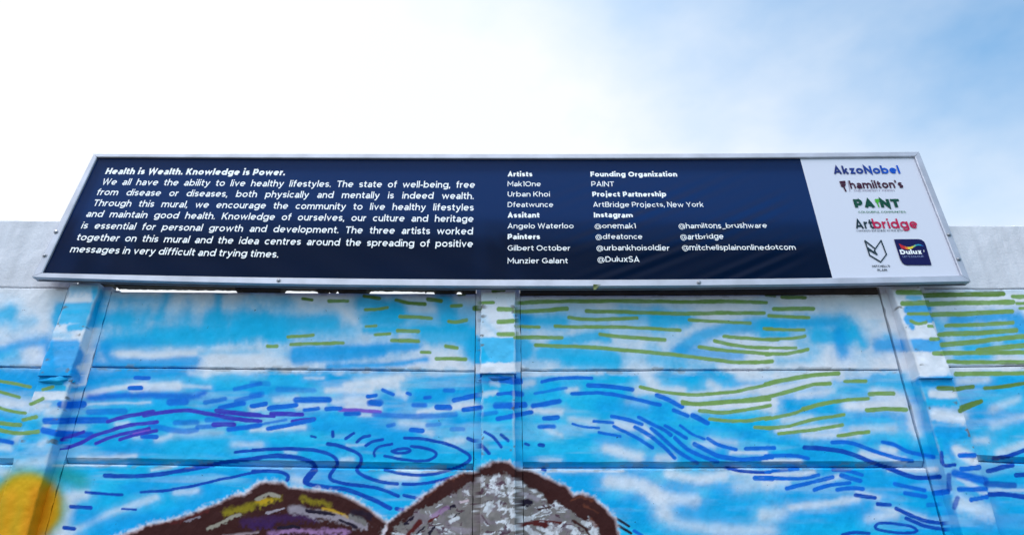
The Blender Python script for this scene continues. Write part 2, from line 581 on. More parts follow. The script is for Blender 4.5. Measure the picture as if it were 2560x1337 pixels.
LINES = '''
A1 G 32 -40,1042 120,1070 300,1105
A1 G 30 -40,1148 190,1210
A1 G 32 430,1130 530,1105
A1 G 35 310,1280 430,1220
A1 M 38 1350,1015 1490,1015
A1 M 44 1300,1118 1410,1115
A1 M 40/20*.8 2350,1130 2600,1075
A1 M 40/20*.8 2050,1262 2250,1225
A1 M 60/24*.7 1700,1260 1850,1255
A1 M 40/20*.8 2360,1250 2600,1185
A1 M 36/18 2200,1312 2420,1265
A2 g 28 465,225 560,238
A2 G 32 730,248 915,248
A2 g 32 1080,198 1230,222
A2 g 34 1400,240 1550,270 1690,278
A2 g 36 1720,230 1850,248
A2 G 30 1095,335 1200,333 1310,316
A2 G 34 1955,300 2055,296
A2 g 50 2190,320 2235,320
A2 G 34 1440,403 1600,410 1750,420
A2 G 34 1930,455 2000,460 2105,440
A2 G 26 1100,500 1200,495
A2 G 30 320,605 450,598 570,590
A2 G 28 1190,585 1340,578
A2 G 38 1415,547 1620,552
A2 G 36 1360,642 1620,650
A2 G 32 345,680 600,672 870,668
A2 G 34 120,700 210,700
A2 G 32 1895,700 2010,718
A2 G 30 1655,762 1740,762
A2 G 36 1805,822 2095,828
A2 g 24 2030,188 2090,185
A2 g 30 2370,152 2480,140
A2 G 32 2265,265 2370,265
A2 G 40 2425,332 2570,332
A2 G 44 2425,455 2570,450
A2 G 40 2425,580 2570,578
A2 M 55/20 400,1235 730,1235
A2 M 50/30*.5 220,1130 580,1140
A2 M 36 1120,1200 1200,1190
A2 M 36 1270,1140 1370,1185
A2 M 50 1150,1258 1230,1272
A2 M 36 1515,1170 1540,1180
A2 M 36/16 1690,1212 1740,1210
A2 M 40/20*.8 1890,1140 1970,1140
A2 M 46 1980,1240 2100,1212 2200,1190
A2 M 36 1820,1302 1930,1298
A2 M 40/20*.6 1580,1290 1690,1290
A2 M 36 150,1312 400,1285
A2 M 40 -40,1298 100,1272
A2 M 50/20*.6 -40,1190 60,1180
A2 M 50/20*.5 -40,1070 120,1075
A2 M 60 2450,1030 2640,1050
A2 M 36 2420,1180 2600,1160
A2 M 60/20*.8 2400,1290 2600,1290
A3 G 36 80,268 400,255 900,250 1400,250 1800,257 2200,255 2540,262
A3 G 38 30,355 300,343 550,328
A3 G 36 745,350 1100,358 1700,375 2100,368 2520,370
A3 G 34 570,412 700,428 900,435 1250,418
A3 G 30 40,500 270,512
A3 G 32 430,500 700,508 1200,512 1680,540
A3 G 30 1770,435 2050,455 2380,468
A3 G 36 30,612 500,615
A3 G 36 880,580 1100,605 1530,635
A3 G 36 235,690 800,712 1200,745 1600,780 2000,835 2300,862 2600,850
A3 G 32 2120,605 2560,635 2660,632
A3 G 34 2025,650 2200,685 2400,710 2560,718
A3 G 34 1870,705 2100,740 2560,775
A3 G 32 2520,522 2600,525
A3 G 32 1280,1105 1500,1155 1750,1180 2000,1175 2300,1140 2600,1070
A3 G 36 1700,1250 1850,1280 2100,1265 2560,1205
A3 M 32 300,1055 450,1025 600,1015 800,1022
A3 M 42 760,1090 950,1100 1200,1130
A3 M 36 600,1175 800,1165 1000,1180 1250,1230 1480,1285
A3 M 42 1450,1190 1550,1230 1700,1305
A3 M 28/14*.8 230,1172 400,1140 540,1115
A3 M 34/14*.8 210,1292 470,1245
A3 M 50 0,1050 70,1045
A3 M 50/20 0,1170 90,1175
A3 M 40 -20,1288 130,1275
A4 g 26 -20,190 70,195
A4 g 34 140,208 370,215
A4 G 38 60,330 450,325
A4 G 32 10,395 410,412
A4 G 30 -20,528 360,538
A4 G 30 -20,628 250,620 370,600
A4 G 28 -20,715 280,718
A4 G 34 -20,780 200,770 400,735
A4 G 24 -20,850 40,850
A4 G 42 -20,1078 200,1030 450,990 700,970
A4 G 36 -20,1210 250,1140 450,1085 620,1075
A4 G 34 770,1048 980,1048
A4 G 40 1015,1180 1130,1170 1250,1174
A4 G 32 350,1320 650,1250 1000,1222
A4 G 44 1300,165 1540,165
A4 G 44 1345,275 1590,265
A4 G 34 1405,375 1610,372
A4 G 34 1430,450 1500,475 1580,462
A4 G 30 1610,500 1660,502
A4 G 36 1630,628 1700,630
A4 G 42 1660,770 1760,775
A4 g 46 1580,192 2350,178
A4 G 44 1610,280 2000,268 2450,260
A4 G 44 1650,385 2000,375 2440,350
A4 G 36 1780,495 2100,485 2450,465
A4 G 46 1720,585 2200,560 2480,540
A4 G 46 1740,685 2100,650 2600,598
A4 G 46 2100,740 2600,690
A4 G 40 1740,770 2600,760
A4 G 38 1800,855 2600,862
A4 G 42 1880,975 2600,970
A4 G 36 2450,205 2600,205
A4 G 32 2490,272 2600,272
A4 G 28 2520,325 2600,322
A4 g 44 1705,1120 1840,1120
A4 g 40 1860,1130 2050,1105
A4 g 36 2170,1120 2300,1110 2600,1065
A4 g 38 1930,1312 2050,1270 2120,1250
B1 G 30 -40,60 120,110 250,130
B1 G 36 230,195 360,165
B1 G 38 -40,222 200,245
B1 G 38 -40,288 180,325 380,310
B1 M 60 600,45 830,40
B1 M 55/24*.7 880,115 1240,110
B1 M 60/20 450,205 1050,195
B1 M 60/20 430,300 600,330 900,340
B1 M 60/24*.6 1680,20 1840,8
B1 M 40/18 2180,75 2420,30
B1 M 50/24*.7 1740,220 1950,215
B1 M 44 1410,360 1550,360
B1 M 50/24*.7 1500,250 1700,295 1830,305 1950,290
B1 M 44/20*.8 1960,265 2130,255
B1 M 44/18 2270,290 2580,245
B1 M 50/20*.7 2050,190 2300,200
B1 M 40/18 -40,390 120,420
B1 D 40 1040,748 1200,750 1450,745 1700,715 2000,660 2250,610 2580,570
B1 D 26 1400,912 1650,890 1900,850 2250,770 2580,708
B1 D 28 850,912 1210,935
B1 D 36 700,1050 900,1065
B1 D 38 640,1260 735,1272
B1 D 20 1210,1075 1350,1080
B1 D 26 2330,515 2580,492
B1 P 34 610,490 800,420 950,345 1250,255 1560,215
B1 P 36 1070,210 1250,160 1520,110
B1 P 38 1430,150 1600,120 1750,105 1900,105 2100,140 2300,180 2560,205
B1 P 46 2150,105 2300,125 2580,152
B1 P 42 2120,240 2320,240
B1 P 32 610,390 830,310
B1 P 32 950,425 1150,350 1480,280
B1 P 34 1190,390 1330,345 1550,300
B1 V 14 1320,330 1480,295
B2 P 42 150,132 460,140
B2 P 30 -20,150 180,160
B2 P 26 -20,205 50,205
B2 P 34 360,208 580,185
B2 V 34/16 830,95 1000,100 1230,112
B2 M 40 120,282 350,240 570,195
B2 M 24/14*.8 -20,252 300,190
B2 M 36 -20,62 100,40
B2 M 42 130,82 400,45
B2 M 34/16 480,95 620,80
B2 M 40 700,85 840,80
B2 M 40/18 890,135 1020,130
B2 M 46/24*.7 1170,140 1600,160 1980,140
B2 M 46 1795,70 1920,75
B2 M 46 2060,92 2230,70
B2 M 46 1540,295 1650,300
B2 M 34/18*.8 1310,255 1370,240
B2 M 40/20*.7 1560,45 1680,45
B2 M 40/20*.6 1700,245 1820,235
B2 M 40/20*.6 1940,285 2050,285
B2 M 60/20*.8 1130,25 1230,20
B2 D 34 -30,492 200,485 400,480 600,500 720,530 790,580 805,640 760,700 730,760 780,800 900,830 1100,850 1250,885 1410,950
B2 D 18 770,560 805,640 760,700 728,760
B2 D 40 -30,578 200,550 400,565 520,600 580,640 580,700 520,760 490,800 530,835 700,860 900,885 1050,940 1200,1000 1330,1070
B2 D 62 582,690 520,760 495,805
B2 D 34 710,430 800,445 900,475 1000,520 1045,570 1030,640 1000,680 1030,730 1150,780 1300,820 1400,830
B2 D 34 -30,705 200,705 280,720 320,750 308,790
B2 D 28 1350,500 1420,480 1500,480 1530,500 1490,520 1400,520 1350,500
B2 D 28 1540,455 1650,470 1750,500 1785,545 1720,590 1600,600 1450,585 1280,550
B2 D 24 1180,550 1175,510 1220,460 1350,432
B2 D 30 1470,375 1700,390 1900,435 2050,500 2120,560 2100,610 2000,660 1850,710 1650,740 1450,730 1280,690
B2 D 30 1460,828 1650,825 1820,795 1950,760
B2 D 28 1090,450 1150,410 1260,390
B2 D 28 1000,410 1060,365 1130,350
B2 D 28 890,380 970,325
B2 D 32 762,312 762,355
B2 D 22 545,355 590,365
B2 D 30 1470,945 1650,975
B2 D 36 1390,1075 1490,1088
B2 D 34 2100,380 2200,420 2260,470 2310,525
B2 D 28 2270,315 2350,360 2430,460
B2 D 30 2430,340 2500,400
B2 M 45 2380,62 2580,50
B2 M 45 2400,182 2580,148
B2 M 40/20*.7 2250,140 2380,120
B3 M 48 -20,62 130,45
B3 M 44 -20,155 190,120
B3 M 46/18 210,55 470,10
B3 M 44 320,180 450,170
B3 M 40/18 275,262 415,260
B3 D 28/10 135,430 165,440
B3 D 34/10 275,440 310,445
B3 M 24 600,235 700,260 860,275
B3 M 30 810,205 1000,220
B3 M 26 860,320 1075,358
B3 M 34 990,160 1150,190 1290,240
B3 M 32 1010,260 1200,350 1390,470
B3 M 36 1220,265 1350,340 1500,460 1610,570
B3 M 34 1260,170 1400,240 1500,290 1575,345
B3 M 36 1380,280 1500,380 1650,510 1840,620
B3 M 32 1520,250 1620,310 1730,375
B3 M 26 1670,250 1780,330 1910,385
B3 M 38 1615,370 1720,470 1850,540 2040,610
B3 M 42 1810,435 1920,490 2050,550 2250,585 2400,580 2580,560
B3 M 34 1945,380 2050,440 2220,490
B3 M 36 1600,95 1740,155
B3 M 48 1790,150 1940,225
B3 M 38 2320,478 2600,470
B3 D 30 2120,670 2300,705 2560,715
B3 M 50 2415,770 2580,775
B3 D 24 300,685 330,690
B3 G 40 1690,25 1850,35 2050,20 2550,-12
B3 G 34 1860,105 2100,120 2300,95 2560,50
B3 G 34 1960,185 2150,205 2350,200 2560,172
B3 G 34 2410,268 2560,275
B3 k 24 1030,1165 1160,1245
B3 k 26 1050,1235 1180,1315
B3 M 30 1210,1290 1290,1337
B4 M 36 -20,550 150,545 300,550 400,575
B4 D 42 360,465 550,480 750,510 900,560 1050,620 1250,695 1400,750 1500,765 1700,760
B4 M 38 640,415 780,415 900,445 1100,520 1300,575 1430,600
B4 M 36/14 1140,415 1250,440 1400,510 1640,560
B4 M 30 -20,712 300,680
B4 M 34 -20,770 150,775 350,770 500,740
B4 M 40 190,870 400,820 640,765
B4 M 36 460,885 600,845 810,815
B4 M 40 690,885 830,870 940,878
B4 M 44 730,745 910,795
B4 M 34 640,690 800,700 930,735
B4 D 36 870,940 1060,965
B4 D 36 1090,1025 1210,1035
B4 D 36 1270,1075 1450,1155 1600,1200 1750,1220
B4 D 34 1370,1170 1550,1240 1770,1285
B4 D 26 1060,1250 1100,1220 1200,1215 1400,1245 1480,1290 1400,1315 1200,1300 1080,1275 1060,1250
B4 D 32 740,1330 850,1310 1000,1320
B4 M 40/16 1260,825 1400,860 1550,890
B4 M 40/16 1360,920 1560,955
B4 M 50 1650,920 1780,905
B4 M 40/20*.7 1590,1035 1690,1030
B4 M 50 1910,545 2040,545
B4 M 50 1920,680 2090,665
B4 M 70/30 1850,720 2150,800
B4 M 46 1900,880 2160,880
B4 M 44 2020,985 2170,955
B4 D 36 1720,520 1740,640 1850,640
B4 D 46/20*.8 1790,740 1800,880
B4 D 46/20*.8 1880,970 1850,1060
B4 D 40 2240,580 2400,545 2580,480
B4 D 46 2180,700 2420,640
B4 D 56/20*.8 2170,830 2440,840
B4 D 44 2200,930 2350,930 2580,962
B4 D 40 2460,740 2580,735
B4 G 32 -20,190 250,130 500,50 800,-10
B4 G 32 -20,275 200,255 450,190 750,145
B4 G 32 110,328 400,300 740,245
B4 G 34 700,350 1000,312
B4 G 40 980,98 1200,85 1370,92
B4 g 44 1905,100 2110,12
B4 G 24 -20,62 20,55
'''
POSTP = '''
A1 W 420/30 700,150 760,900
A1 C 90/60*.55 700,140 950,110
A1 C 110/30 600,330 1010,300
A1 C 130/30 560,420 990,400
A1 C 70/24 700,520 960,480
A1 C 60/50*.5 520,580 700,600
A1 W 50/30*.8 740,620 880,560
A1 B 90/30 540,690 760,680
A1 B 200/30 460,820 740,800
A1 B 90/24 420,940 720,930
A1 B 120/24 380,1030 760,1010
A1 W 90/16 340,1200 640,1195
A1 W 60/40*.8 360,1290 480,1290
A1 B 70/24 600,1010 760,960
A2 W 420/20 2200,150 2560,800
A2 C 60/60*.35 2260,420 2400,560
A2 C 250/16 2190,740 2640,735
A2 W 90/12 2190,920 2640,915
A2 B 80/20*.9 2250,1010 2640,1000
A2 C 200/40 2240,1170 2640,1170
A2 W 50/30*.8 2290,1180 2400,1165
A2 W 40/30*.6 2360,1070 2420,1080
A4 W 300/24 1250,120 1500,900
A4 W 300/24 1400,120 1660,900
A4 C 50/24*.8 1400,215 1520,215
A4 B 90/20 1400,330 1600,320
A4 B 110/20 1410,430 1620,415
A4 B 50/20 1430,500 1445,510
A4 B 120/20 1330,690 1720,690
A4 W 50/30*.5 1340,560 1420,760
A4 B 100/20 1520,1050 1850,1050
A4 W 70/24*.9 1640,1175 1850,1185
A4 C 80/30 1600,1260 1900,1260
B4 W 90/30*.8 1660,160 1930,190
B4 B 120/24 1690,320 1980,320
B4 W 80/40*.7 1860,500 2060,600
B4 W 60/24*.7 1900,760 2160,930
B4 W 130/90*.5 1930,1040 2200,1120
B4 B 60/30*.8 1760,430 1830,560
'''
ROCK1 = 'R6', '-900,11000 -800,1300 -500,1000 0,828 200,750 520,680 830,560 1010,480 1120,430 1160,440 1260,360 1330,320 1540,320 1600,375 1850,395 2130,440 2300,520 2450,620 2610,740 2900,1300 3000,11000'
ROCK2 = 'R7', '-200,11000 -150,1300 120,740 250,620 400,520 500,430 640,340 780,260 880,210 980,215 1050,160 1180,110 1330,110 1420,190 1540,195 1700,260 1900,360 1960,440 2060,425 2180,470 2270,560 2370,660 2410,828 2420,1300 2500,11000'
GREY2 = 'R7', '60,11000 80,1300 200,790 420,600 560,540 760,430 880,330 1040,240 1330,240 1440,280 1560,360 1700,480 1800,500 1900,560 2000,640 2100,620 2200,720 2240,828 2280,1300 2300,11000'
ROCK1_IN = '''
R6 R 30/24*.8 0,800 300,720 520,690 800,590
R6 y 60/50*.9 980,600 1250,530 1500,460
R6 Y 40/40*.5 1290,500 1430,480
R6 t 40/20 1280,470 1400,420 1500,440
R6 y 50/50*.8 1750,460 2000,520
R6 a 34/20 1950,565 2100,600 2210,665
R6 u 70/60*.75 1150,700 1500,665 1850,650
R6 L 90/50*.9 1650,570 2000,640 2350,730
R6 s 60/24 2230,640 2360,700
R6 t 36/16 800,765 950,690 1120,612
R6 L 30/12 1385,602 1480,590 1560,570
R6 p 44/50*.8 1420,815 1700,785 2200,800
R6 k 34/12 1790,575 1900,590 2060,628
R6 k 30/10 2125,685 2280,745
R6 k 34/12 1515,750 1700,750
R6 k 60/40*.8 2250,600 2420,640
R6 N 20/30*.4 950,825 1300,800
R6 L 14/10*.7 560,700 720,650
R6 u 60/50 1250,740 1450,720
'''
ROCK2_IN = '''
R7 K 120/20 1380,190 1450,215 1700,330 1950,520 2080,610
R7 K 60/20 1690,400 1750,490
R7 K 64/24 1950,455 2080,440 2190,500 2280,640 2340,760 2360,1000
R7 r 30/24*.7 1960,470 2060,440 2180,480
R7 r 24/20*.6 2090,520 2200,600
R7 K 60/20 2000,560 2150,600 2240,700
R7 R 46/20 1440,760 1520,710 1700,720
R7 R 20/12 1560,680 1840,695
R7 k 60/14 1470,500 1540,505
R7 L 50/30*.8 1460,420 1640,470
R7 K 20/12 1620,570 1760,545
R7 s 40/20 1960,650 2080,740
R7 K 24/10 1960,680 2080,740 2140,828
R7 r 40/30*.7 2150,660 2200,740
R7 K 70/24 470,520 640,420 820,320 1000,225
R7 K 140/24 520,470 700,370
R7 r 22/16*.6 480,450 640,335 800,250 880,215
R7 k 26/10 290,710 370,650
R7 k 22/10 410,815 490,740
R7 R 22/10 525,690 640,632
R7 R 50/20 330,810 430,700
R7 k 30/12 735,570 780,535
R7 k 24/10 530,810 590,745
R7 N 26/14*.8 840,490 910,475
R7 w 30/14*.9 750,680 830,650
R7 p 46/24*.5 560,640 720,560
R7 L 50/30*.8 780,760 940,790
R7 k 14/8 790,640 840,605
'''


def P(crop, s):
    sc, ox, oy = CROPS[crop]
    a = np.array([[float(q) for q in t.split(',')] for t in s.split()])
    return a / sc + np.array([ox, oy])


def seg_dist(x, y, pts):
    d = np.full(x.shape, 1e9)
    for (x0, y0), (x1, y1) in zip(pts[:-1], pts[1:]):
        dx, dy = x1 - x0, y1 - y0
        t = np.clip(((x - x0) * dx + (y - y0) * dy) / (dx * dx + dy * dy + 1e-9), 0, 1)
        d = np.minimum(d, np.hypot(x - x0 - t * dx, y - y0 - t * dy))
    return d


def curve(pts, n=6):
    if len(pts) < 3: return pts
    p = np.vstack([2 * pts[0] - pts[1], pts, 2 * pts[-1] - pts[-2]])
    out = []
    for i in range(1, len(p) - 2):
        for k in range(n):
            t = k / n
            out.append(0.5 * (2 * p[i] + (p[i + 1] - p[i - 1]) * t + (2 * p[i - 1] - 5 * p[i] + 4 * p[i + 1] - p[i + 2]) * t * t
                              + (3 * p[i] - p[i - 1] - 3 * p[i + 1] + p[i + 2]) * t ** 3))
    out.append(pts[-1])
    return np.array(out)


def parse(txt, dsoft):
    out = []
    for ln in txt.strip().splitlines():
        f = ln.split(None, 3)
        sc = CROPS[f[0]][0]
        ws = f[2]; al = 1.0; so = dsoft
        if '*' in ws: ws, al = ws.split('*'); al = float(al)
        if '/' in ws: ws, so = ws.split('/'); so = float(so)
        out.append((np.array(PAL[f[1]]), float(ws) / sc / 2, float(so) / sc, al * (.93 if f[1] == 'W' and f[0] != 'A1' else 1), curve(P(f[0], f[3]))))
    return out


POST_S, PATCH_S, LINE_S, R1_S, R2_S = [(c, h, q * 1.5, a_ * .9, p_) for c, h, q, a_, p_ in parse(POSTP, 30)], [t_ for c, h, q, a_, p_ in parse(PATCHES, 40) for t_ in ((c, h + q * .9, q * 3.2 + 6, a_ * (.22 if c[0] > .5 else .34), p_), (c, h + q * .05, q * 1.7, a_ * .84, p_))], parse(LINES, 8), parse(ROCK1_IN, 16), parse(ROCK2_IN, 16)


def stroke(col, x, y, xw, yw, items, streak=None, clip=None, brush=None):
    for c, hw, so, al, pts in items:
        m = hw + so + 8
        lo = pts.min(0) - m; hi = pts.max(0) + m
        idx = np.nonzero((x > lo[0]) & (x < hi[0]) & (y > lo[1]) & (y < hi[1]))[0]
        if not len(idx): continue
        d = seg_dist(xw[idx], yw[idx], pts)
        a = 1 - smooth(hw - so * 0.5, hw + so * 0.5, d + (streak[idx] * so if streak is not None else 0))
        if brush is not None:        # width and cover of the brush vary along the mark
            d = d + brush[0][idx] * hw * .24 - hw * .10
            a = (1 - smooth(hw - so * 0.5, hw + so * 0.5, d)) * (1 - .12 * brush[1][idx])
        a = a * al
        if clip is not None: a = a * clip[idx]
        col[idx] += (c - col[idx]) * a[:, None]


def poly_mask(x, y, pts, so, grow=0.0):
    lo = pts.min(0) - so - 4; hi = pts.max(0) + so + 4
    out = np.zeros(len(x))
    idx = np.nonzero((x > lo[0]) & (x < hi[0]) & (y > lo[1]) & (y < hi[1]))[0]
    if not len(idx): return out
    xx, yy = x[idx], y[idx]
    ins = np.zeros(len(idx), bool)
    n = len(pts)
    for i in range(n):
        x0, y0 = pts[i]; x1, y1 = pts[(i + 1) % n]
        c = ((y0 > yy) != (y1 > yy)) & (xx < (x1 - x0) * (yy - y0) / (y1 - y0 + 1e-9) + x0)
        ins ^= c
    d = seg_dist(xx, yy, np.vstack([pts, pts[:1]])) * np.where(ins, 1, -1)
    out[idx] = smooth(-so, so, d + grow)
    return out


def paint(V, post=False):
    """spray and brush colour of the mural at world points V"""
    x, y = project(V)
    n1 = fbm(x / 34, y / 22, 3) - 0.5
    n2 = fbm(x / 34 + 50, y / 22, 9) - 0.5
    n3 = fbm(x / 7, y / 7, 21, 3) - 0.5
    n4 = fbm(x / 26, y / 90, 31, 4) - 0.5
    big = fbm(x / 190, y / 42, 41, 4)
    xs, ys = x + n1 * 9 + n3 * .8, y + n2 * 6 + n3 * .8
    W, C, B = (np.array(PAL[k]) for k in 'WCB')
    col = np.tile(W, (len(x), 1))
    t = smooth(0.35, 0.65, big)
    blue = C[None] * (1 - t[:, None]) + (B * .75 + C * .25)[None] * t[:, None]
    k = smooth(918, 940, y + n2 * 30)
    col = col * (1 - k[:, None]) + blue * k[:, None]
    wash = smooth(.58, .75, fbm(x / 120 + 9, y / 60, 77)) * .22 * (1 - k)
    col += (C - col) * wash[:, None]
    # thin mist of white and of light turquoise over the first coat
    mist = smooth(.50, .80, fbm(x / 170 + 3, y / 26 + 7, 171, 4)) * .26
    col += (W - col) * mist[:, None]
    lt = smooth(.48, .78, fbm(x / 110 + 13, y / 34, 181, 4)) * .5 * k
    col += (np.array([.03, .60, .88]) - col) * lt[:, None]
    stroke(col, x, y, xs, ys, PATCH_S, streak=(n3 * .16 + n4 * .34))
    if post: stroke(col, x, y, x + n3 * 3, y + n3 * 5 + n1 * 6, POST_S, streak=n3 * .4)
    xl, yl = x + n1 * 3.0 + n3 * 1.2, y + n2 * 3.0 + n3 * 1.2
    # orange sun at the left, green where its spray meets the blue
    A = lambda *p: np.array(p, float)
    sunp = [('T', 20, 40, .7, A((150, 1180), (200, 1200))), ('W', 20, 30, .6, A((165, 1260), (150, 1337))), ('E', 91, 46, 1, A((15, 1380), (40, 1290), (70, 1264))),
            ('Y', 76, 34, 1, A((15, 1380), (40, 1290), (70, 1264))), ('O', 34, 50, .9, A((106, 1245), (92, 1300), (70, 1390))),
            ('O', 14, 40, .5, A((30, 1240), (10, 1337))), ('y', 8, 26, .35, A((4, 1250), (0, 1310))), ('y', 6, 24, .3, A((52, 1270), (30, 1337)))]
    stroke(col, x, y, xs, ys, [(np.array(PAL[q[0]]),) + q[1:] for q in sunp])
    stroke(col, x, y, xl, yl, LINE_S, brush=(fbm(x / 30, y / 8, 111, 3) - .5, smooth(.45, .8, fbm(x / 22, y / 2.6, 121, 3))))
    # rocks
    r1 = P(*ROCK1); r2 = P(*ROCK2); g2 = P(*GREY2)
    halo = [(np.array(PAL['W']), 9, 17, .9, r1[2:-1]), (np.array(PAL['W']), 6, 17, .85, r2[1:-1]),
            (np.array(PAL['N']), 5, 12, .7, r1[2:-1]), (np.array(PAL['N']), 4, 12, .7, r2[1:-1])]
    stroke(col, x, y, xs * .3 + x * .7, ys * .3 + y * .7, halo[:1] + halo[2:3], streak=n3)
    xr, yr = x + n1 * 11 + n3 * 6, y + n2 * 11 + n3 * 6
    rim = lambda r: [(np.array(PAL['r']), 5, 9, .75, r[2:-1])]
    stroke(col, x, y, xr, yr, rim(r1))
    m1 = poly_mask(xr, yr, r1, 3.0)
    col += (np.array(PAL['K']) - col) * m1[:, None]
    stroke(col, x, y, xr, yr, R1_S, streak=n3 * 1.2, clip=m1)
    stroke(col, x, y, xs * .3 + x * .7, ys * .3 + y * .7, halo[1:2] + halo[3:4], streak=n3)
    stroke(col, x, y, xr, yr, rim(r2))
    m2 = poly_mask(xr, yr, r2, 3.0)
    col += (np.array(PAL['K']) - col) * m2[:, None]
    mg = poly_mask(x + n1 * 26 + n3 * 13, y + n2 * 22 + n3 * 13, g2, 4, 5.0)
    tone = fbm(x / 16, y / 12, 91, 3)
    grey = np.array(PAL['s'])[None] * (0.75 + 0.6 * tone[:, None]) + np.array([.02, .0, .03])[None] * smooth(.5, .7, fbm(x / 20, y / 15, 5))[:, None]
    # smeared white brush marks over the grey, denser to the right
    wx, wy = x + n1 * 40, y + n2 * 40
    br = fbm(wx / 19, wy / 12, 61, 5)
    dens = 0.67 - 0.12 * smooth(1180, 1300, x) - 0.05 * smooth(1200, 1337, y)
    dens = dens - .07 * (smooth(1196, 1206, x) * (1 - smooth(1284, 1292, x)))
    wm = smooth(dens - .02, dens + .07, br) * (.55 + .45 * smooth(.3, .7, fbm(x / 6, y / 9, 83, 2)))
    grey = grey + (np.array(PAL['w'])[None] - grey) * wm[:, None]
    dk = smooth(.66, .74, fbm(wx / 20 + 40, wy / 9, 67, 4))
    grey = grey + (np.array([.07, .02, .045])[None] - grey) * (dk * .85)[:, None]
    col += (grey - col) * mg[:, None]
    stroke(col, x, y, xr, yr, R2_S, streak=n3 * 1.2, clip=m2)
    # uneven spray density
    col *= (1 + 0.05 * n3 + 0.05 * n1)[:, None]
    return np.clip(col, 0, .95)


# ------------------------------------------------------------------ the precast wall
def wx(px, py, Y): return float(on_y(px, py, Y)[0])
def wz(px, py, Y=0.0): return float(on_y(px, py, Y)[2])


XL = (wx(207, 718, -.03) + wx(141, 938, -.06)) / 2
XM = wx(1245, 830, -.045)
XR = (wx(2267, 718, -.03) + wx(2336, 940, -.06)) / 2
BAYS = [(XL - 1.5, XL), (XL, XM), (XM, XR), (XR, XR + 1.5)]
# seam heights, one (left, right) pair per bay
def pair(p0, p1, b):
    (xa, za), (xb, zb) = [(float(q[0]), float(q[2])) for q in (on_y(*p0), on_y(*p1))]
    s = (zb - za) / (xb - xa)
    return tuple(za + s * (X - xa) for X in BAYS[b])


TOP = [pair((0, 550), (150, 551), 0), None, None, pair((2400, 563), (2560, 563), 3)]
TOP[1] = (TOP[0][1], TOP[0][1]); TOP[2] = (TOP[3][0], TOP[3][0])
S1 = [pair((0, 717), (150, 719), 0), pair((265, 727), (1190, 733), 1), pair((1290, 737), (2220, 734), 2), pair((2330, 721), (2560, 721), 3)]
S2 = [pair((0, 917), (100, 919), 0), pair((220, 917), (1190, 928), 1), pair((1290, 926), (2280, 924), 2), pair((2380, 917), (2560, 914), 3)]
S3 = [pair((0, 1158), (15, 1158), 0), pair((140, 1155), (1190, 1171), 1), pair((1290, 1167), (2330, 1165), 2), pair((2450, 1150), (2560, 1155), 3)]
FR0, FR1 = wx(-30, 1250, 0), wx(2590, 1250, 0)
FR0 = min(FR0, wx(-30, 550, 0)); FR1 = max(FR1, wx(2590, 550, 0))
CY = (S2[1][1])
wall = empty('concrete_wall', (XM, 0.02, 0.0))
tag(wall, 'precast concrete panel wall with bright blue brushstroke mural below a bare whitewashed top', 'wall', kind='thing')
TH = 0.042
POSTW = [.012, .112 / 2 + .024, .110 / 2 + .024, .116 / 2 + .024, .012]      # half width of each post with its mortared flange


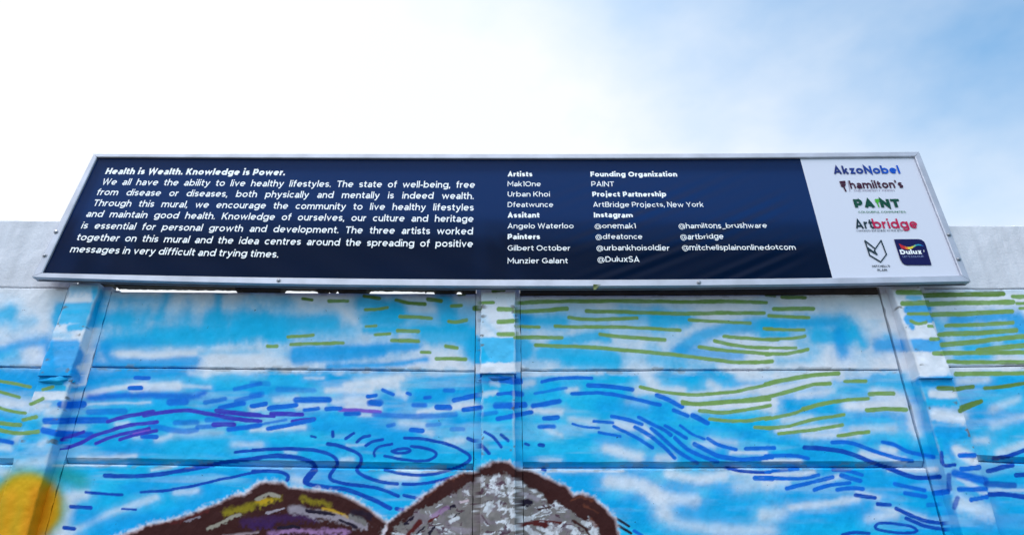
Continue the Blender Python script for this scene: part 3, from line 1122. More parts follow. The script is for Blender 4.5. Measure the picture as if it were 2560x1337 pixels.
def panel(bay, zb, zt, cham, topb, mat, painted, dense, gapfn=None, seed=0, tongue=True):
    x0, x1 = BAYS[bay]
    x0, x1 = x0 + POSTW[bay] + .0022, x1 - POSTW[bay + 1] - .0022
    stx = 0.0025 if dense else 0.02
    xa, xb = max(x0, FR0), min(x1, FR1)
    xs = np.unique(np.round(np.concatenate([np.arange(x0, x1, 0.05), [x1], np.arange(xa, xb, stx) if xb > xa else []]), 5))
    h = (zt[0] + zt[1] - zb[0] - zb[1]) / 2
    nz_ = max(3, int(h / (0.0025 if dense else 0.03)))
    cz, cy = cham; tz, ty = topb
    # profile from back bottom, round the front, to back top: (fraction, absolute z offset, y)
    prof = [(0, 0, TH), (0, 0, cy)]
    ncz = 4 if dense else 1
    for i in range(1, ncz + 1): prof.append((0, cz * i / ncz, cy * (1 - i / ncz)))
    for i in range(1, nz_):
        f = i / nz_
        prof.append((f, cz * (1 - f) - tz * f, 0.0))
    prof += [(1, -tz, 0.0), (1, -tz * .3, ty * .4), (1, 0, ty)]
    prof += [(1, 0, .026), (1, .014, .027), (1, .014, .037), (1, 0, .038), (1, 0, TH)] if tongue else [(1, 0, TH)]
    prof = np.array(prof)
    X, J = np.meshgrid(xs, np.arange(len(prof)), indexing='ij')
    f, dz, yy = prof[J, 0], prof[J, 1], prof[J, 2]
    tx = (X - BAYS[bay][0]) / (BAYS[bay][1] - BAYS[bay][0])
    zlo = zb[0] + (zb[1] - zb[0]) * tx
    zhi = zt[0] + (zt[1] - zt[0]) * tx
    # worn, slightly uneven edges
    e = (fbm(X * 9, X * 0 + seed, 5 + seed, 4) - .5) * 0.004
    if gapfn is not None: zlo = zlo + gapfn(X)
    else: zlo = zlo + e
    zhi = zhi + (fbm(X * 11, X * 0 + seed + .5, 15 + seed, 4) - .5) * 0.003
    Z = zlo + (zhi - zlo) * f + dz
    front = (yy < 0.002)
    Y = yy + np.where(front, (fbm(X * 7, Z * 7, 8, 3) - .5) * 0.005 + (fbm(X * 45, Z * 30, 12, 3) - .5) * 0.0032, 0)
    V = np.stack([X, Y, Z], -1).reshape(-1, 3)
    nx, nj = X.shape
    i, j = np.meshgrid(np.arange(nx - 1), np.arange(nj - 1), indexing='ij')
    a = (i * nj + j).ravel()
    Fq = np.stack([a, a + nj, a + nj + 1, a + 1], -1)
    b0 = np.arange(nx - 1) * nj
    Fb = np.stack([b0 + nj - 1, b0 + nj + nj - 1, b0 + nj, b0], -1)
    faces = Fq.tolist() + Fb.tolist() + [list(range(nj)), list(range((nx - 1) * nj + nj - 1, (nx - 1) * nj - 1, -1))]
    colr = None
    if painted:
        colr = paint(V)
        zl, zh = np.repeat(zlo[:, :1], 1, 1), zhi
        lo_d = (Z - zlo).ravel(); hi_d = (zhi - Z).ravel()
        ch = smooth(.60, .66, fbm(V[:, 0] * 22, V[:, 2] * 60, 151 + seed, 4)) * (1 - smooth(.004, .016, np.minimum(lo_d, hi_d)))
        colr += (np.array([.24, .24, .24]) - colr) * (ch * .45)[:, None]
    o = mesh_obj('wall_panel', V, faces, mat, wall, color=colr, smooth_f=False)
    return o


def gap_left_mid(X):
    # the top course of this bay sits unevenly on the one below: slits of sky show through
    px = project(np.stack([X, X * 0, X * 0 + S1[1][0]], -1))[0]
    g = np.full(X.shape, 0.006)
    for a, b, h0, h1 in ((275, 585, .0252, .0216), (592, 600, .0218, .0218), (700, 790, .0242, .0210), (812, 820, .0225, .0225), (830, 842, .0230, .0225),
                         (915, 945, .0225, .023), (935, 1062, .0238, .0214), (1058, 1085, .0222, .0218), (1136, 1154, .0235, .0228)):
        q = np.clip((px - a) / (b - a), 0, 1)
        m = smooth(a - 2, a + 8, px) * (1 - smooth(b - 4, b + 3, px))
        g = np.maximum(g, 0.006 + (h0 + (h1 - h0) * q - 0.006) * m)
    return g + (fbm(X * 70, X * 0, 44, 3) - .5) * 0.004


lowz = [[0, 0] for _ in range(4)]
for b in range(4):
    g = 0.0025
    bare_gap = gap_left_mid if b == 1 else None
    o = panel(b, S1[b], TOP[b], (0.004, 0.003), (0.006, 0.005), M_SIGN_SHADE if b in (1, 2) else M_BARE, False, b == 1, bare_gap, b, False)
    o['label'] = 'top panel behind the sign, shade put into its dark colour' if b in (1, 2) else 'whitewashed bare top panel'
    panel(b, tuple(z + g for z in S2[b]), tuple(z - g for z in S1[b]), (0.004, 0.003), (0.004, 0.004), M_MURAL, True, True, None, 10 + b, b != 1)
    panel(b, tuple(z + g for z in S3[b]), tuple(z - g for z in S2[b]), (0.0145, 0.018), (0.003, 0.002), M_MURAL, True, True, None, 20 + b)
    z1 = min(S3[b])
    panel(b, (z1 - .30, z1 - .30), tuple(z - g * 1.6 for z in S3[b]), (0.016, 0.016), (0.006, 0.006), M_MURAL, True, True, None, 30 + b)
    z = z1 - .30
    while z > 0.02:
        zn = max(0.0, z - 0.30)
        if zn < 0.12: zn = 0.0
        panel(b, (zn, zn), (z - g, z - g), (0.016, 0.016), (0.004, 0.004), M_MURAL, True, False, None, 40)
        z = zn


def tube_box(rings):
    """rings of 3-D corners (bottom to top), each ring same count -> verts, faces"""
    n = len(rings[0]); V = np.concatenate(rings); Fc = []
    for k in range(len(rings) - 1):
        for i in range(n):
            a, b_ = k * n + i, k * n + (i + 1) % n
            Fc.append([a, b_, b_ + n, a + n])
    Fc.append(list(range(n - 1, -1, -1))); Fc.append([(len(rings) - 1) * n + i for i in range(n)])
    return V, Fc


def post_ring(xc, w, yf, z, n=44, r=0.005, seed=0, back=0.075, wob=0.0022, flange=0.0):
    # rounded front corners, dense front so that the paint can be laid on it
    xs = np.linspace(-w / 2 + r, w / 2 - r, n)
    pts = [(-w / 2 - flange - .012, back), (-w / 2 - flange - .012, .028), (-w / 2 - flange, .028), (-w / 2 - flange, -.0035)] if flange else [(-w / 2, back)]
    y0 = -.0035 if flange else back
    m = 10
    for k in range(m): pts.append((-w / 2, y0 + (yf + r - y0) * (k + (0 if flange else 1)) / (m - (1 if flange else 0))))
    pts.append((-w / 2 + r * .3, yf + r * .3))
    pts += [(q, yf) for q in xs]
    pts.append((w / 2 - r * .3, yf + r * .3))
    for k in range(m): pts.append((w / 2, yf + r + (y0 - yf - r) * k / (m - (1 if flange else 0))))
    pts += [(w / 2 + flange, -.0035), (w / 2 + flange, .028), (w / 2 + flange + .012, .028), (w / 2 + flange + .012, back)] if flange else [(w / 2, back)]
    a = np.array(pts)
    R = np.zeros((len(a), 3)); R[:, 0] = xc + a[:, 0]; R[:, 1] = a[:, 1]; R[:, 2] = z
    k = np.arange(len(a))
    R[:, 0] += (vnoise(z * 40 + k * 0, R[:, 0] * 20, seed) - .5) * wob * 2
    R[:, 1] += np.where(a[:, 1] < 0.03, (fbm(R[:, 0] * 25, np.full(len(a), z * 25), seed + 3, 3) - .5) * wob * 2.4, 0)
    return R


def worn(V, xc, w, z0):
    c = paint(V, True)
    # corners rubbed back to the white coat, chipped here and there to bare cement
    zu, inv = np.unique(np.round(V[:, 2], 4), return_inverse=True)
    yf = np.full(len(zu), 9.0); np.minimum.at(yf, inv, V[:, 1])
    e = np.abs(np.abs(V[:, 0] - xc) - w / 2) + np.maximum(0, V[:, 1] - yf[inv] - .007)
    k = (1 - smooth(.002, .010, e + (fbm(V[:, 2] * 30, V[:, 0] * 30, 131, 3) - .5) * .012)) * smooth(.35, .6, fbm(V[:, 2] * 9, V[:, 0] * 9, 137, 3))
    k = k * smooth(1.97, 2.06, V[:, 2])
    c += (np.array([.66, .67, .70]) - c) * (k * .42)[:, None]
    ch = smooth(1.97, 2.06, V[:, 2]) * smooth(.70, .74, fbm(V[:, 0] * 38, V[:, 2] * 55, 141, 3)) * (1 - smooth(.006, .03, e))
    c += (np.array([.16, .15, .14]) - c) * (ch * .8)[:, None]
    return c


POSTS = []
CAPB = []
for i, (xc, wcap, wlow, cb, pxs) in enumerate(((XL, .108, .112, (141, 938), 0), (XM, .122, .110, (1245, 932), 0), (XR, .106, .116, (2336, 944), 0))):
    zcap0 = float(on_y(cb[0], cb[1], -.062)[2])
    zcap1 = float(on_y(207 if i == 0 else 1245 if i == 1 else 2267, (716, 724, 716)[i], -.03)[2]) + .012
    zs = np.concatenate([np.arange(0, 1.72, .06), np.arange(1.72, zcap1, .003)])
    rings = []
    for z in zs:
        up = z > zcap0 + .02
        rings.append(post_ring(xc + (.004 if i == 2 else 0), wcap - .012 if up else wlow, -.020 if up else -.050, z, seed=i, flange=(.024 + (wlow - wcap + .012) / 2) if up else .024))
    V, Fc = tube_box(rings)
    o = recalc(mesh_obj('post', V, Fc, M_MURAL, wall, color=worn(V, xc, wlow, z0=zcap0)))
    POSTS.append(o)
    zs = np.arange(zcap0, zcap1, .003)
    rings = []
    for z in zs:
        t = (z - zcap0) / (zcap1 - zcap0)
        rings.append(post_ring(xc, wcap + (.004 if t < .03 else 0), -.062 + .028 * t, z, seed=10 + i))
    V, Fc = tube_box(rings)
    c = recalc(mesh_obj('post_cap', V, Fc, M_MURAL, o, color=worn(V, xc, wcap, z0=-1)))
    # behind the sign the post runs on to the wall's top
    zt = (TOP[0][1], TOP[1][1], TOP[2][1])[i] - .004
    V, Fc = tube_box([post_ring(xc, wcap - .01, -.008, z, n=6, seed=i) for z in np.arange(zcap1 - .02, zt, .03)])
    recalc(mesh_obj('post_top', V, Fc, M_SIGN_SHADE, o))
for xc in (XL - 1.5, XR + 1.5):
    zs = np.arange(0, TOP[0][0], .06)
    V, Fc = tube_box([post_ring(xc, .112, -.05, z, n=8, seed=7) for z in zs])
    recalc(mesh_obj('post', V, Fc, M_MURAL, wall, color=paint(V)))


def lump(name, c, r, parent, seed, amp=.35, flat_back=True):
    nu, nv = 40, 22
    V = []
    for j in range(nv + 1):
        th = math.pi * j / nv
        for i in range(nu):
            ph = 2 * math.pi * i / nu
            d = np.array([math.sin(th) * math.cos(ph), math.sin(th) * math.sin(ph), math.cos(th)])
            k = 1 + amp * (float(fbm(d[0] * 2.2 + d[1] + 5, d[2] * 2.2 - d[1] + 3, seed, 4)) - .5) * 2
            V.append(np.array(c) + d * np.array(r) * k)
    V = np.array(V)
    Fc = [[j * nu + i, j * nu + (i + 1) % nu, (j + 1) * nu + (i + 1) % nu, (j + 1) * nu + i] for j in range(nv) for i in range(nu)]
    o = mesh_obj(name, V, Fc, M_MURAL, parent, color=paint(V), smooth_f=True)
    return recalc(o)


zc = float(on_y(150, 948, -.055)[2])
lump('mortar_patch', (XL + .004, -.036, zc), (.058, .026, .020), POSTS[0], 3)
zc = float(on_y(1245, 945, -.05)[2])
lump('mortar_patch', (XM - .01, -.030, zc), (.062, .024, .016), POSTS[1], 5)

# ------------------------------------------------------------------ the sign
TILT = math.radians(6.8)
NS = np.array([0, -math.cos(TILT), math.sin(TILT)])           # faces the viewer, leaning back
P0 = on_y(1245, 714, -.080)
sx_ = np.array([80, 640, 1240, 1900, 2427.]); 
OUT_B = np.polyfit(np.array([80, 640, 1240, 1920, 2427.]), np.array([691.5, 707.5, 714, 711, 702.5]), 3)
IN_B = np.polyfit(np.array([105, 640, 1240, 1920, 2404.]), np.array([681.5, 692, 698.5, 695.5, 687.5]), 3)
OUT_T = np.polyfit(np.array([235, 640, 1240, 1900, 2298.]), np.array([382, 384, 384.5, 383, 379.]), 3)
IN_T = np.polyfit(np.array([242, 640, 1240, 1650, 1997, 2287.]), np.array([392.5, 394.5, 396, 395.5, 394, 391.]), 3)
BL, BR, TL, TR = (105, 681.5), (2404, 687.5), (242, 392.5), (2287, 391.)


def uv2px(u, v):
    xt = TL[0] + (TR[0] - TL[0]) * u; xb = BL[0] + (BR[0] - BL[0]) * u
    yt = np.polyval(IN_T, xt); yb = np.polyval(IN_B, xb)
    return xt + (xb - xt) * v, yt + (yb - yt) * v


def px2uv(px, py):
    u, v = 0.5, 0.5
    for _ in range(40):
        xt = TL[0] + (TR[0] - TL[0]) * u; xb = BL[0] + (BR[0] - BL[0]) * u
        yt = np.polyval(IN_T, xt); yb = np.polyval(IN_B, xb)
        v = (py - yt) / (yb - yt)
        xl = TL[0] + (BL[0] - TL[0]) * v; xr = TR[0] + (BR[0] - TR[0]) * v
        u = (px - xl) / (xr - xl)
    return u, v


def fold(u, v):
    """creases of the printed sheet, metres"""
    u = np.asarray(u, float); v = np.asarray(v, float)
    X = u * 3.25; Z = -v * .58
    s = X * .50 - Z * -1.0 * 1.0
    # diagonal pulls rising to the right, strongest in the right-hand part of the navy field
    q = Z - .52 * X
    env = smooth(.50, .68, u) * (1 - smooth(.80, .855, u)) * smooth(.02, .40, v)
    d = .0024 * env * np.sin(q * 108 + 1.5 * np.sin(X * 3.1)) * (0.55 + 0.45 * np.sin(q * 27 + 1))
    q2 = Z + .75 * X
    env2 = (1 - smooth(.5, .62, u)) * smooth(.62, .95, v)
    d = d + .0012 * env2 * np.sin(q2 * 30 + X)
    d = d + .0025 * (fbm(X * 1.3, Z * 2.2, 71, 2) - .5)
    return d


def sheet_pt(u, v, off=0.0, folded=True):
    px, py = uv2px(np.asarray(u, float), np.asarray(v, float))
    pt = on_plane(px, py, P0, NS)
    d = off + (fold(u, v) if folded else 0)
    return pt + NS * (np.zeros(np.shape(u)) + d)[..., None]


sign_base = sheet_pt(.5, 1.02, -.02, False)
sign = empty('sign_board', tuple(sign_base))
tag(sign, 'long navy and white framed information board mounted high on the mural wall, leaning back', 'sign')


def sheet(name, u0, u1, nu, nv, mat, v0=-.012, v1=1.012):
    U, Vv = np.meshgrid(np.linspace(u0, u1, nu), np.linspace(v0, v1, nv), indexing='ij')
    V = sheet_pt(U, Vv).reshape(-1, 3)
    i, j = np.meshgrid(np.arange(nu - 1), np.arange(nv - 1), indexing='ij')
    a = (i * nv + j).ravel()
    Fq = np.stack([a, a + 1, a + nv + 1, a + nv], -1)
    return mesh_obj(name, V, Fq.tolist(), mat, sign, smooth_f=True)


UW = (px2uv(1997, 394)[0] + px2uv(2083, 692)[0]) / 2
navy = sheet('navy_banner', -.004, UW, 340, 80, M_NAVY)
white = sheet('logo_panel', UW, 1.004, 60, 80, M_WHITE)

# rails ------------------------------------------------------------
RF, RB = .009, -.026
def rail(name, outer, inner, channel=False):
    """outer / inner: (n,2) pixel polylines on the front face"""
    n = len(outer)
    pf = P0 + NS * RF
    o3 = on_plane(outer[:, 0], outer[:, 1], pf, NS); i3 = on_plane(inner[:, 0], inner[:, 1], pf, NS)
    w = (i3 - o3)
    rings = []
    for k in range(n):
        a, b_ = o3[k], i3[k]
        nn = NS
        if channel:      # aluminium channel, open underneath
            D, e = RF - RB, w[k] * .10
            rings.append(np.array([a, a + w[k] * .88, b_ - nn * .002, b_ - nn * D, a - nn * D + w[k] * .12, a - nn * (D - .002) + w[k] * .12, b_ - e - nn * (D - .002), b_ - e - nn * .0025, a + e * .8 - nn * .0025, a + e * .8 - nn * .017, a - nn * .017]))
            continue
        rings.append(np.array([a + w[k] * .02 - nn * .0012, a + w[k] * .10, a + w[k] * .88, b_ - nn * .002, b_ - nn * (RF - RB), a - nn * (RF - RB)]))
    m = len(rings[0])
    V = np.concatenate(rings); Fc = []
    for k in range(n - 1):
        for i in range(m):
            p, q = k * m + i, k * m + (i + 1) % m
            Fc.append([p, q, q + m, p + m])
    Fc.append(list(range(m))); Fc.append([(n - 1) * m + i for i in range(m - 1, -1, -1)])
    return recalc(mesh_obj(name, V, Fc, M_ALU, sign))


nn_ = 40
OTL = (235, np.polyval(OUT_T, 235)); OTR = (2298, np.polyval(OUT_T, 2298)); OBL = (80, np.polyval(OUT_B, 80)); OBR = (2427, np.polyval(OUT_B, 2427))
xo = np.linspace(235, 2298, nn_); xi = np.linspace(242, 2287, nn_)
rail('frame_rail', np.stack([xo, np.polyval(OUT_T, xo)], -1), np.stack([xi, np.polyval(IN_T, xi)], -1))
xo = np.linspace(80, 2427, nn_); xi = np.linspace(105, 2404, nn_)
rail('frame_rail', np.stack([xo, np.polyval(OUT_B, xo)], -1), np.stack([xi, np.polyval(IN_B, xi)], -1), True)
t = np.linspace(.003, .997, 12)[:, None]
itl = np.array([242, np.polyval(IN_T, 242)]); ibl = np.array([105, np.polyval(IN_B, 105)])
itr = np.array([2287, np.polyval(IN_T, 2287)]); ibr = np.array([2404, np.polyval(IN_B, 2404)])
rail('frame_rail', np.array(OTL) * (1 - t) + np.array(OBL) * t, itl * (1 - t) + ibl * t)
rail('frame_rail', np.array(OTR) * (1 - t) + np.array(OBR) * t, itr * (1 - t) + ibr * t)
def bolt(px, py, r=.0065, name='bolt', off=RF, h=.006, mat=None):
    c = on_plane(np.array(px, float), np.array(py, float), P0 + NS * off, NS)
    ex = np.array([1., 0, 0]); ey = np.cross(NS, ex)
    rings = []
    for (rr, hh) in ((1.35, -.001), (1.35, .0012), (1.0, .0014), (.95, h * .6), (.6, h * .92), (.15, h)):
        rings.append(np.array([c + NS * hh + (ex * math.cos(a) + ey * math.sin(a)) * r * rr for a in np.linspace(0, 2 * math.pi, 16, endpoint=False)]))
    V, Fc = tube_box(rings)
    return recalc(mesh_obj(name, V, Fc, mat or M_STEEL, sign, smooth_f=False))


for p in ((697, 701), (1747, 706), (140, 580), (112, 639), (2372, 587), (2396.5, 648)):
    bolt(*p)

# lettering ---------------------------------------------------------
_cache = {}
XH = .73


def ribbon(p, w):
    """stroke outline of a polyline: left / right points with mitred joins"""
    q = [np.array(p[0], float)]
    for a in p[1:]:
        a = np.array(a, float); m = max(1, int(np.hypot(*(a - q[-1])) / .28)); b = q[-1]
        q += [b + (a - b) * k / m for k in range(1, m + 1)]
    p = np.array(q); n = len(p)
    closed = n > 3 and np.hypot(*(p[0] - p[-1])) < 1e-6
    d = np.diff(p, axis=0); d /= np.maximum(np.hypot(d[:, 0], d[:, 1]), 1e-9)[:, None]
    nrm = np.stack([-d[:, 1], d[:, 0]], -1)
    co = []
    for k in range(n):
        a = nrm[k - 1] if k > 0 else (nrm[-1] if closed else nrm[0])
        b = nrm[k] if k < n - 1 else (nrm[0] if closed else nrm[-1])
        m = a + b; l = np.hypot(*m)
        m = m / l if l > 1e-6 else a
        m = m / max(.42, float(m @ a))
        co += [p[k] + m * w / 2, p[k] - m * w / 2]
    return np.array(co), [[2 * k, 2 * k + 1, 2 * k + 3, 2 * k + 2] for k in range(n - 1)]


def arc(cx, cy, rx, ry, a0, a1):
    m = max(5, int(abs(a1 - a0) / 18))
    return [(cx + rx * math.cos(math.radians(a)), cy + ry * math.sin(math.radians(a))) for a in np.linspace(a0, a1, m + 1)]


def letter(c, sw):
    """round geometric sans letters: centre-line strokes for stroke width sw, cap height 1"""
    h = sw / 2; X = XH; cy = X / 2; R_ = .40
    bowl = lambda x: arc(x, cy, R_ - h, cy - h, 0, 360)
    def arch(x0, x1): return arc((x0 + x1) / 2, .42, (x1 - x0) / 2, X - .42 - h, 180, 0) + [(x1, 0)]
    def S(w, H):
        m = H / 2
        return [arc(w / 2, (m + H - h) / 2, w / 2 - h, (H - h - m) / 2, 28, 270)[:-1] + arc(w / 2, (m + h) / 2, w / 2 - h, (m - h) / 2, 90, -152)]
    V = lambda *q: [(q[k], q[k + 1]) for k in range(0, len(q), 2)]
    if c == 'o': return [bowl(R_)], .80
    if c == 'c': return [arc(R_, cy, R_ - h, cy - h, 48, 312)], .70
    if c == 'e': return [arc(R_, cy, R_ - h, cy - h, 0, 312), V(h, cy, .80 - h, cy)], .80
    if c == 'd': return [bowl(R_), V(.82 - h, 0, .82 - h, 1.04)], .82
    if c == 'b': return [bowl(.42), V(h, 0, h, 1.04)], .82
    if c == 'p': return [bowl(.42), V(h, -.26, h, X)], .82
    if c == 'g': return [bowl(R_), V(.82 - h, X, .82 - h, .02) + arc(.42, .0, .40 - h, .27 - h, 0, -150)], .82
    if c == 'a': return [V(.68 - h, 0, .68 - h, .45) [::1] + arc(.36, .45, .32 - h, X - .45 - h, 0, 152)[1:],
                         V(.68 - h, .43 - h, .27, .43 - h) + arc(.27, .215, .27 - h, .215 - h, 90, 270) + arc(.27, .215, .40 - h, .215 - h, 270, 335)], .68
    if c == 'n': return [V(h, 0, h, X), arch(h, .70 - h)], .70
    if c == 'h': return [V(h, 0, h, 1.04), arch(h, .70 - h)], .70
    if c == 'm': return [V(h, 0, h, X), arch(h, .57), arch(.57, 1.14 - h)], 1.14
    if c == 'u': return [V(h, X) + arc(.35, .32, .35 - h, .32 - h, 180, 360), V(.70 - h, 0, .70 - h, X)], .70
    if c == 'r': return [V(h, 0, h, X), arc(.42, .36, .42 - h, X - .36 - h, 180, 92)], .44
    if c == 'i': return [V(h, 0, h, X), V(h, .87, h, .87 + max(sw, .15))], sw
    if c == 'j': return [V(h + .1, X, h + .1, -.05) + arc(h - .04, -.05, .14, .2 - h, 0, -80), V(h + .1, .87, h + .1, .87 + max(sw, .15))], sw + .1
    if c == 'l': return [V(h, 0, h, 1.04)], sw
    if c == 't': return [V(.19, .93, .19, .24) + arc(.37, .24, .18, .24 - h, 180, 292), V(0, X - h, .45, X - h)], .46
    if c == 'f': return [V(.19, 0, .19, .80) + arc(.37, .80, .18, .25 - h, 180, 80), V(0, X - h, .44, X - h)], .45
    if c == 's': return S(.60, X), .60
    if c == 'v': return [V(h * .9, X - h * .35, .37, h * 1.1, .74 - h * .9, X - h * .35)], .74
    if c == 'w': return [V(h * .9, X - h * .35, .31, h * 1.15, .56, X - h * 1.1, .81, h * 1.15, 1.12 - h * .9, X - h * .35)], 1.12
    if c == 'y': return [V(h * .9, X - h * .35, .38, .08), V(.74 - h * .9, X - h * .35, .36, -.02, .24, -.20, .06, -.24 + h * .3)], .74
    if c == 'k': return [V(h, 0, h, 1.04), V(.64 - h, X - h * .4, h * 1.2, .24), V(.26, .42, .68 - h, 0)], .68
    if c == 'x': return [V(h, X, .68 - h, 0), V(h, 0, .68 - h, X)], .68
    if c == 'z': return [V(.03, X - h, .57 - h, X - h, .05 + h, h, .60, h)], .60
    if c == 'H': return [V(h, 0, h, 1), V(.82 - h, 0, .82 - h, 1), V(h, .5, .82 - h, .5)], .82
    if c == 'A': return [V(h, 0, .46, 1 - h * .8, .92 - h, 0), V(.22, .28, .70, .28)], .92
    if c == 'B': return [V(h, 0, h, 1), V(h, 1 - h, .44, 1 - h) + arc(.44, .76 - h * .5, .24, .24 - h * .5, 90, -90) + V(h, .52), V(.44, .52) + arc(.46, .26 + h * .5, .28, .26 - h * .5, 90, -90) + V(h, h)], .76
    if c == 'C': return [arc(.50, .5, .50 - h, .5 - h, 46, 314)], .88
    if c == 'D': return [V(h, 0, h, 1), V(h, 1 - h, .40, 1 - h) + arc(.40, .5, .48 - h, .5 - h, 90, -90) + V(h, h)], .88
    if c == 'E': return [V(h, 0, h, 1), V(h, 1 - h, .66, 1 - h), V(h, .5, .60, .5), V(h, h, .66, h)], .66
    if c == 'F': return [V(h, 0, h, 1), V(h, 1 - h, .66, 1 - h), V(h, .46, .60, .46)], .66
    if c == 'G': return [arc(.50, .5, .50 - h, .5 - h, 48, 325), V(.56, .46, .95 - h, .46, .95 - h, .14)], .95
    if c == 'I': return [V(h, 0, h, 1)], sw
    if c == 'K': return [V(h, 0, h, 1), V(.80 - h, 1, h * 1.2, .36), V(.32, .58, .84 - h, 0)], .84
    if c == 'L': return [V(h, 1, h, h, .62, h)], .62
    if c == 'M': return [V(h, 0, h, 1 - h * .2, .51, .34, 1.02 - h, 1 - h * .2, 1.02 - h, 0)], 1.02
    if c == 'N': return [V(h, 0, h, 1 - h * .3, .86 - h, h * .3, .86 - h, 1)], .86
    if c == 'O': return [arc(.54, .5, .54 - h, .5 - h, 0, 360)], 1.08
    if c in 'PR':
        q = [V(h, 0, h, 1), V(h, 1 - h, .44, 1 - h) + arc(.44, .67 - h * .3, .32 - h, .33 - h * .7, 90, -90) + V(h, .34 + h * .4)]
        return (q + [V(.40, .36, .74 - h, 0)] if c == 'R' else q), .76
    if c == 'S': return S(.74, 1.0), .74
    if c == 'T': return [V(0, 1 - h, .78, 1 - h), V(.39, 0, .39, 1 - h)], .78
    if c == 'U': return [V(h, 1) + arc(.40, .40, .40 - h, .40 - h, 180, 360) + V(.80 - h, 1)], .80
    if c == 'W': return [V(h, 1, .36, h * .6, .66, 1 - h * .4, .96, h * .6, 1.32 - h, 1)], 1.32
    if c == 'Y': return [V(h, 1, .43, .44, .86 - h, 1), V(.43, .46, .43, 0)], .86
    if c == '1': return [V(.0, 1 - h, .30 - h, 1 - h, .30 - h, 0)], .30
    if c == '@': return [arc(.60, .34, .60 - h, .58 - h, -58, 290), arc(.57, .35, .27, .25, 0, 360), V(.86, .62, .86, .22) + arc(.98, .22, .12, .10, 180, 340)], 1.20
    if c == '.': return [V(h, 0, h, sw)], sw
    if c == ',': return [V(h * 1.2, .15, h * .6, -.14)], sw
    if c == '-': return [V(0, .36, .36, .36)], .36
    if c == '_': return [V(0, -.12, .62, -.12)], .62
    if c == "'": return [V(h, 1.02, h, .70)], sw
    raise KeyError(c)


def glyphs(txt, bold=0.0):
    key = (txt, bold)
    if key in _cache: return _cache[key]
    sw = .128 + 3.0 * bold
    cur, CO, FC, n = 0.0, [], [], 0
    for ch in txt:
        st, w = letter(ch, sw)
        for q, pl in enumerate(st):
            co, fc = ribbon(pl, sw * (.72 if ch == '@' else .86 if ch in 'wvWM' else 1))
            CO.append(np.column_stack([co[:, 0] + cur, co[:, 1], np.full(len(co), float(q))]))
            FC += [[v + n for v in f] for f in fc]; n += len(co)
        cur += w + .135 - .7 * bold
    _cache[key] = (np.concatenate(CO), FC)
    return _cache[key]


CAPH = 1.0
SPACE = 0.50



class Ink:
    def __init__(s, off=.0024): s.V = []; s.F = []; s.M = []; s.off = off; s.mats = []

    def mi(s, mat):
        if mat not in s.mats: s.mats.append(mat)
        return s.mats.index(mat)

    def add_uv(s, u, v, faces, mat, off=None):
        P3 = sheet_pt(u, v, s.off if off is None else off)
        n = len(s.V and np.concatenate(s.V)) if s.V else 0
        s.V.append(P3); s.F += [[q + n for q in f] for f in faces]; s.M += [s.mi(mat)] * len(faces)

    def add_px(s, pts, faces, mat, off=None):
        uv = np.array([px2uv(*p) for p in pts])
        s.add_uv(uv[:, 0], uv[:, 1], faces, mat, off)

    def text(s, txt, p0, p1, cap, mat, bold=0.0, sx=None, off=None, split=None):
        """set txt from pixel p0 to pixel p1 (baseline), cap height in pixels; words spread to fill"""
        u0, v0 = px2uv(*p0); u1, v1 = px2uv(*p1)
        pxm = ((p0[0] + p1[0]) / 2, (p0[1] + p1[1]) / 2)
        dv = v0 - px2uv(p0[0], p0[1] - cap)[1]
        words = txt.split(' ')
        gl_ = [glyphs(w, bold) for w in words]
        wid = [g[0][:, 0].max() - g[0][:, 0].min() for g in gl_]
        n = len(words)
        if sx is None: sx = (u1 - u0) / (sum(wid) + SPACE * (n - 1))
        gapw = ((u1 - u0) - sx * sum(wid)) / (n - 1) if n > 1 else 0
        cur = u0
        for (co, fc), w in zip(gl_, wid):
            uu = cur + (co[:, 0] - co[:, 0].min()) * sx
            tt = (uu - u0) / (u1 - u0)
            vv = v0 + (v1 - v0) * tt - co[:, 1] / CAPH * dv
            zz = (s.off if off is None else off) + co[:, 2] * 2e-5
            if callable(mat):
                cx = np.array([np.mean([uu[q] for q in f]) for f in fc])
                for f, c_ in zip(fc, cx): pass
                s.add_uv(uu, vv, fc, mat(0), zz)
                k = len(fc)
                for q in range(k): s.M[-k + q] = s.mi(mat((cx[q] - u0) / (u1 - u0)))
            else:
                s.add_uv(uu, vv, fc, mat, zz)
            cur += sx * w + gapw
        return sx

    def line(s, pts, w, mat, off=None):
        """stroked polyline of width w pixels"""
        pts = np.array(pts, float)
        for a, b_ in zip(pts[:-1], pts[1:]):
            d = (b_ - a) / np.hypot(*(b_ - a)); q = np.array([-d[1], d[0]]) * w / 2; e = d * w * .35
            s.add_px([a - e + q, b_ + e + q, b_ + e - q, a - e - q], [[0, 1, 2, 3]], mat, (s.off if off is None else off) + .00002 * len(s.V))

    def build(s, name, parent, label=None):
        o = mesh_obj(name, np.concatenate(s.V), s.F, s.mats, parent, midx=s.M)
        for p in o.data.polygons:
            if p.normal.dot(Vector(NS)) < 0: p.flip()
        o.data.normals_split_custom_set_from_vertices([tuple(NS)] * len(o.data.vertices))
        if label: o['label'] = label
        return o


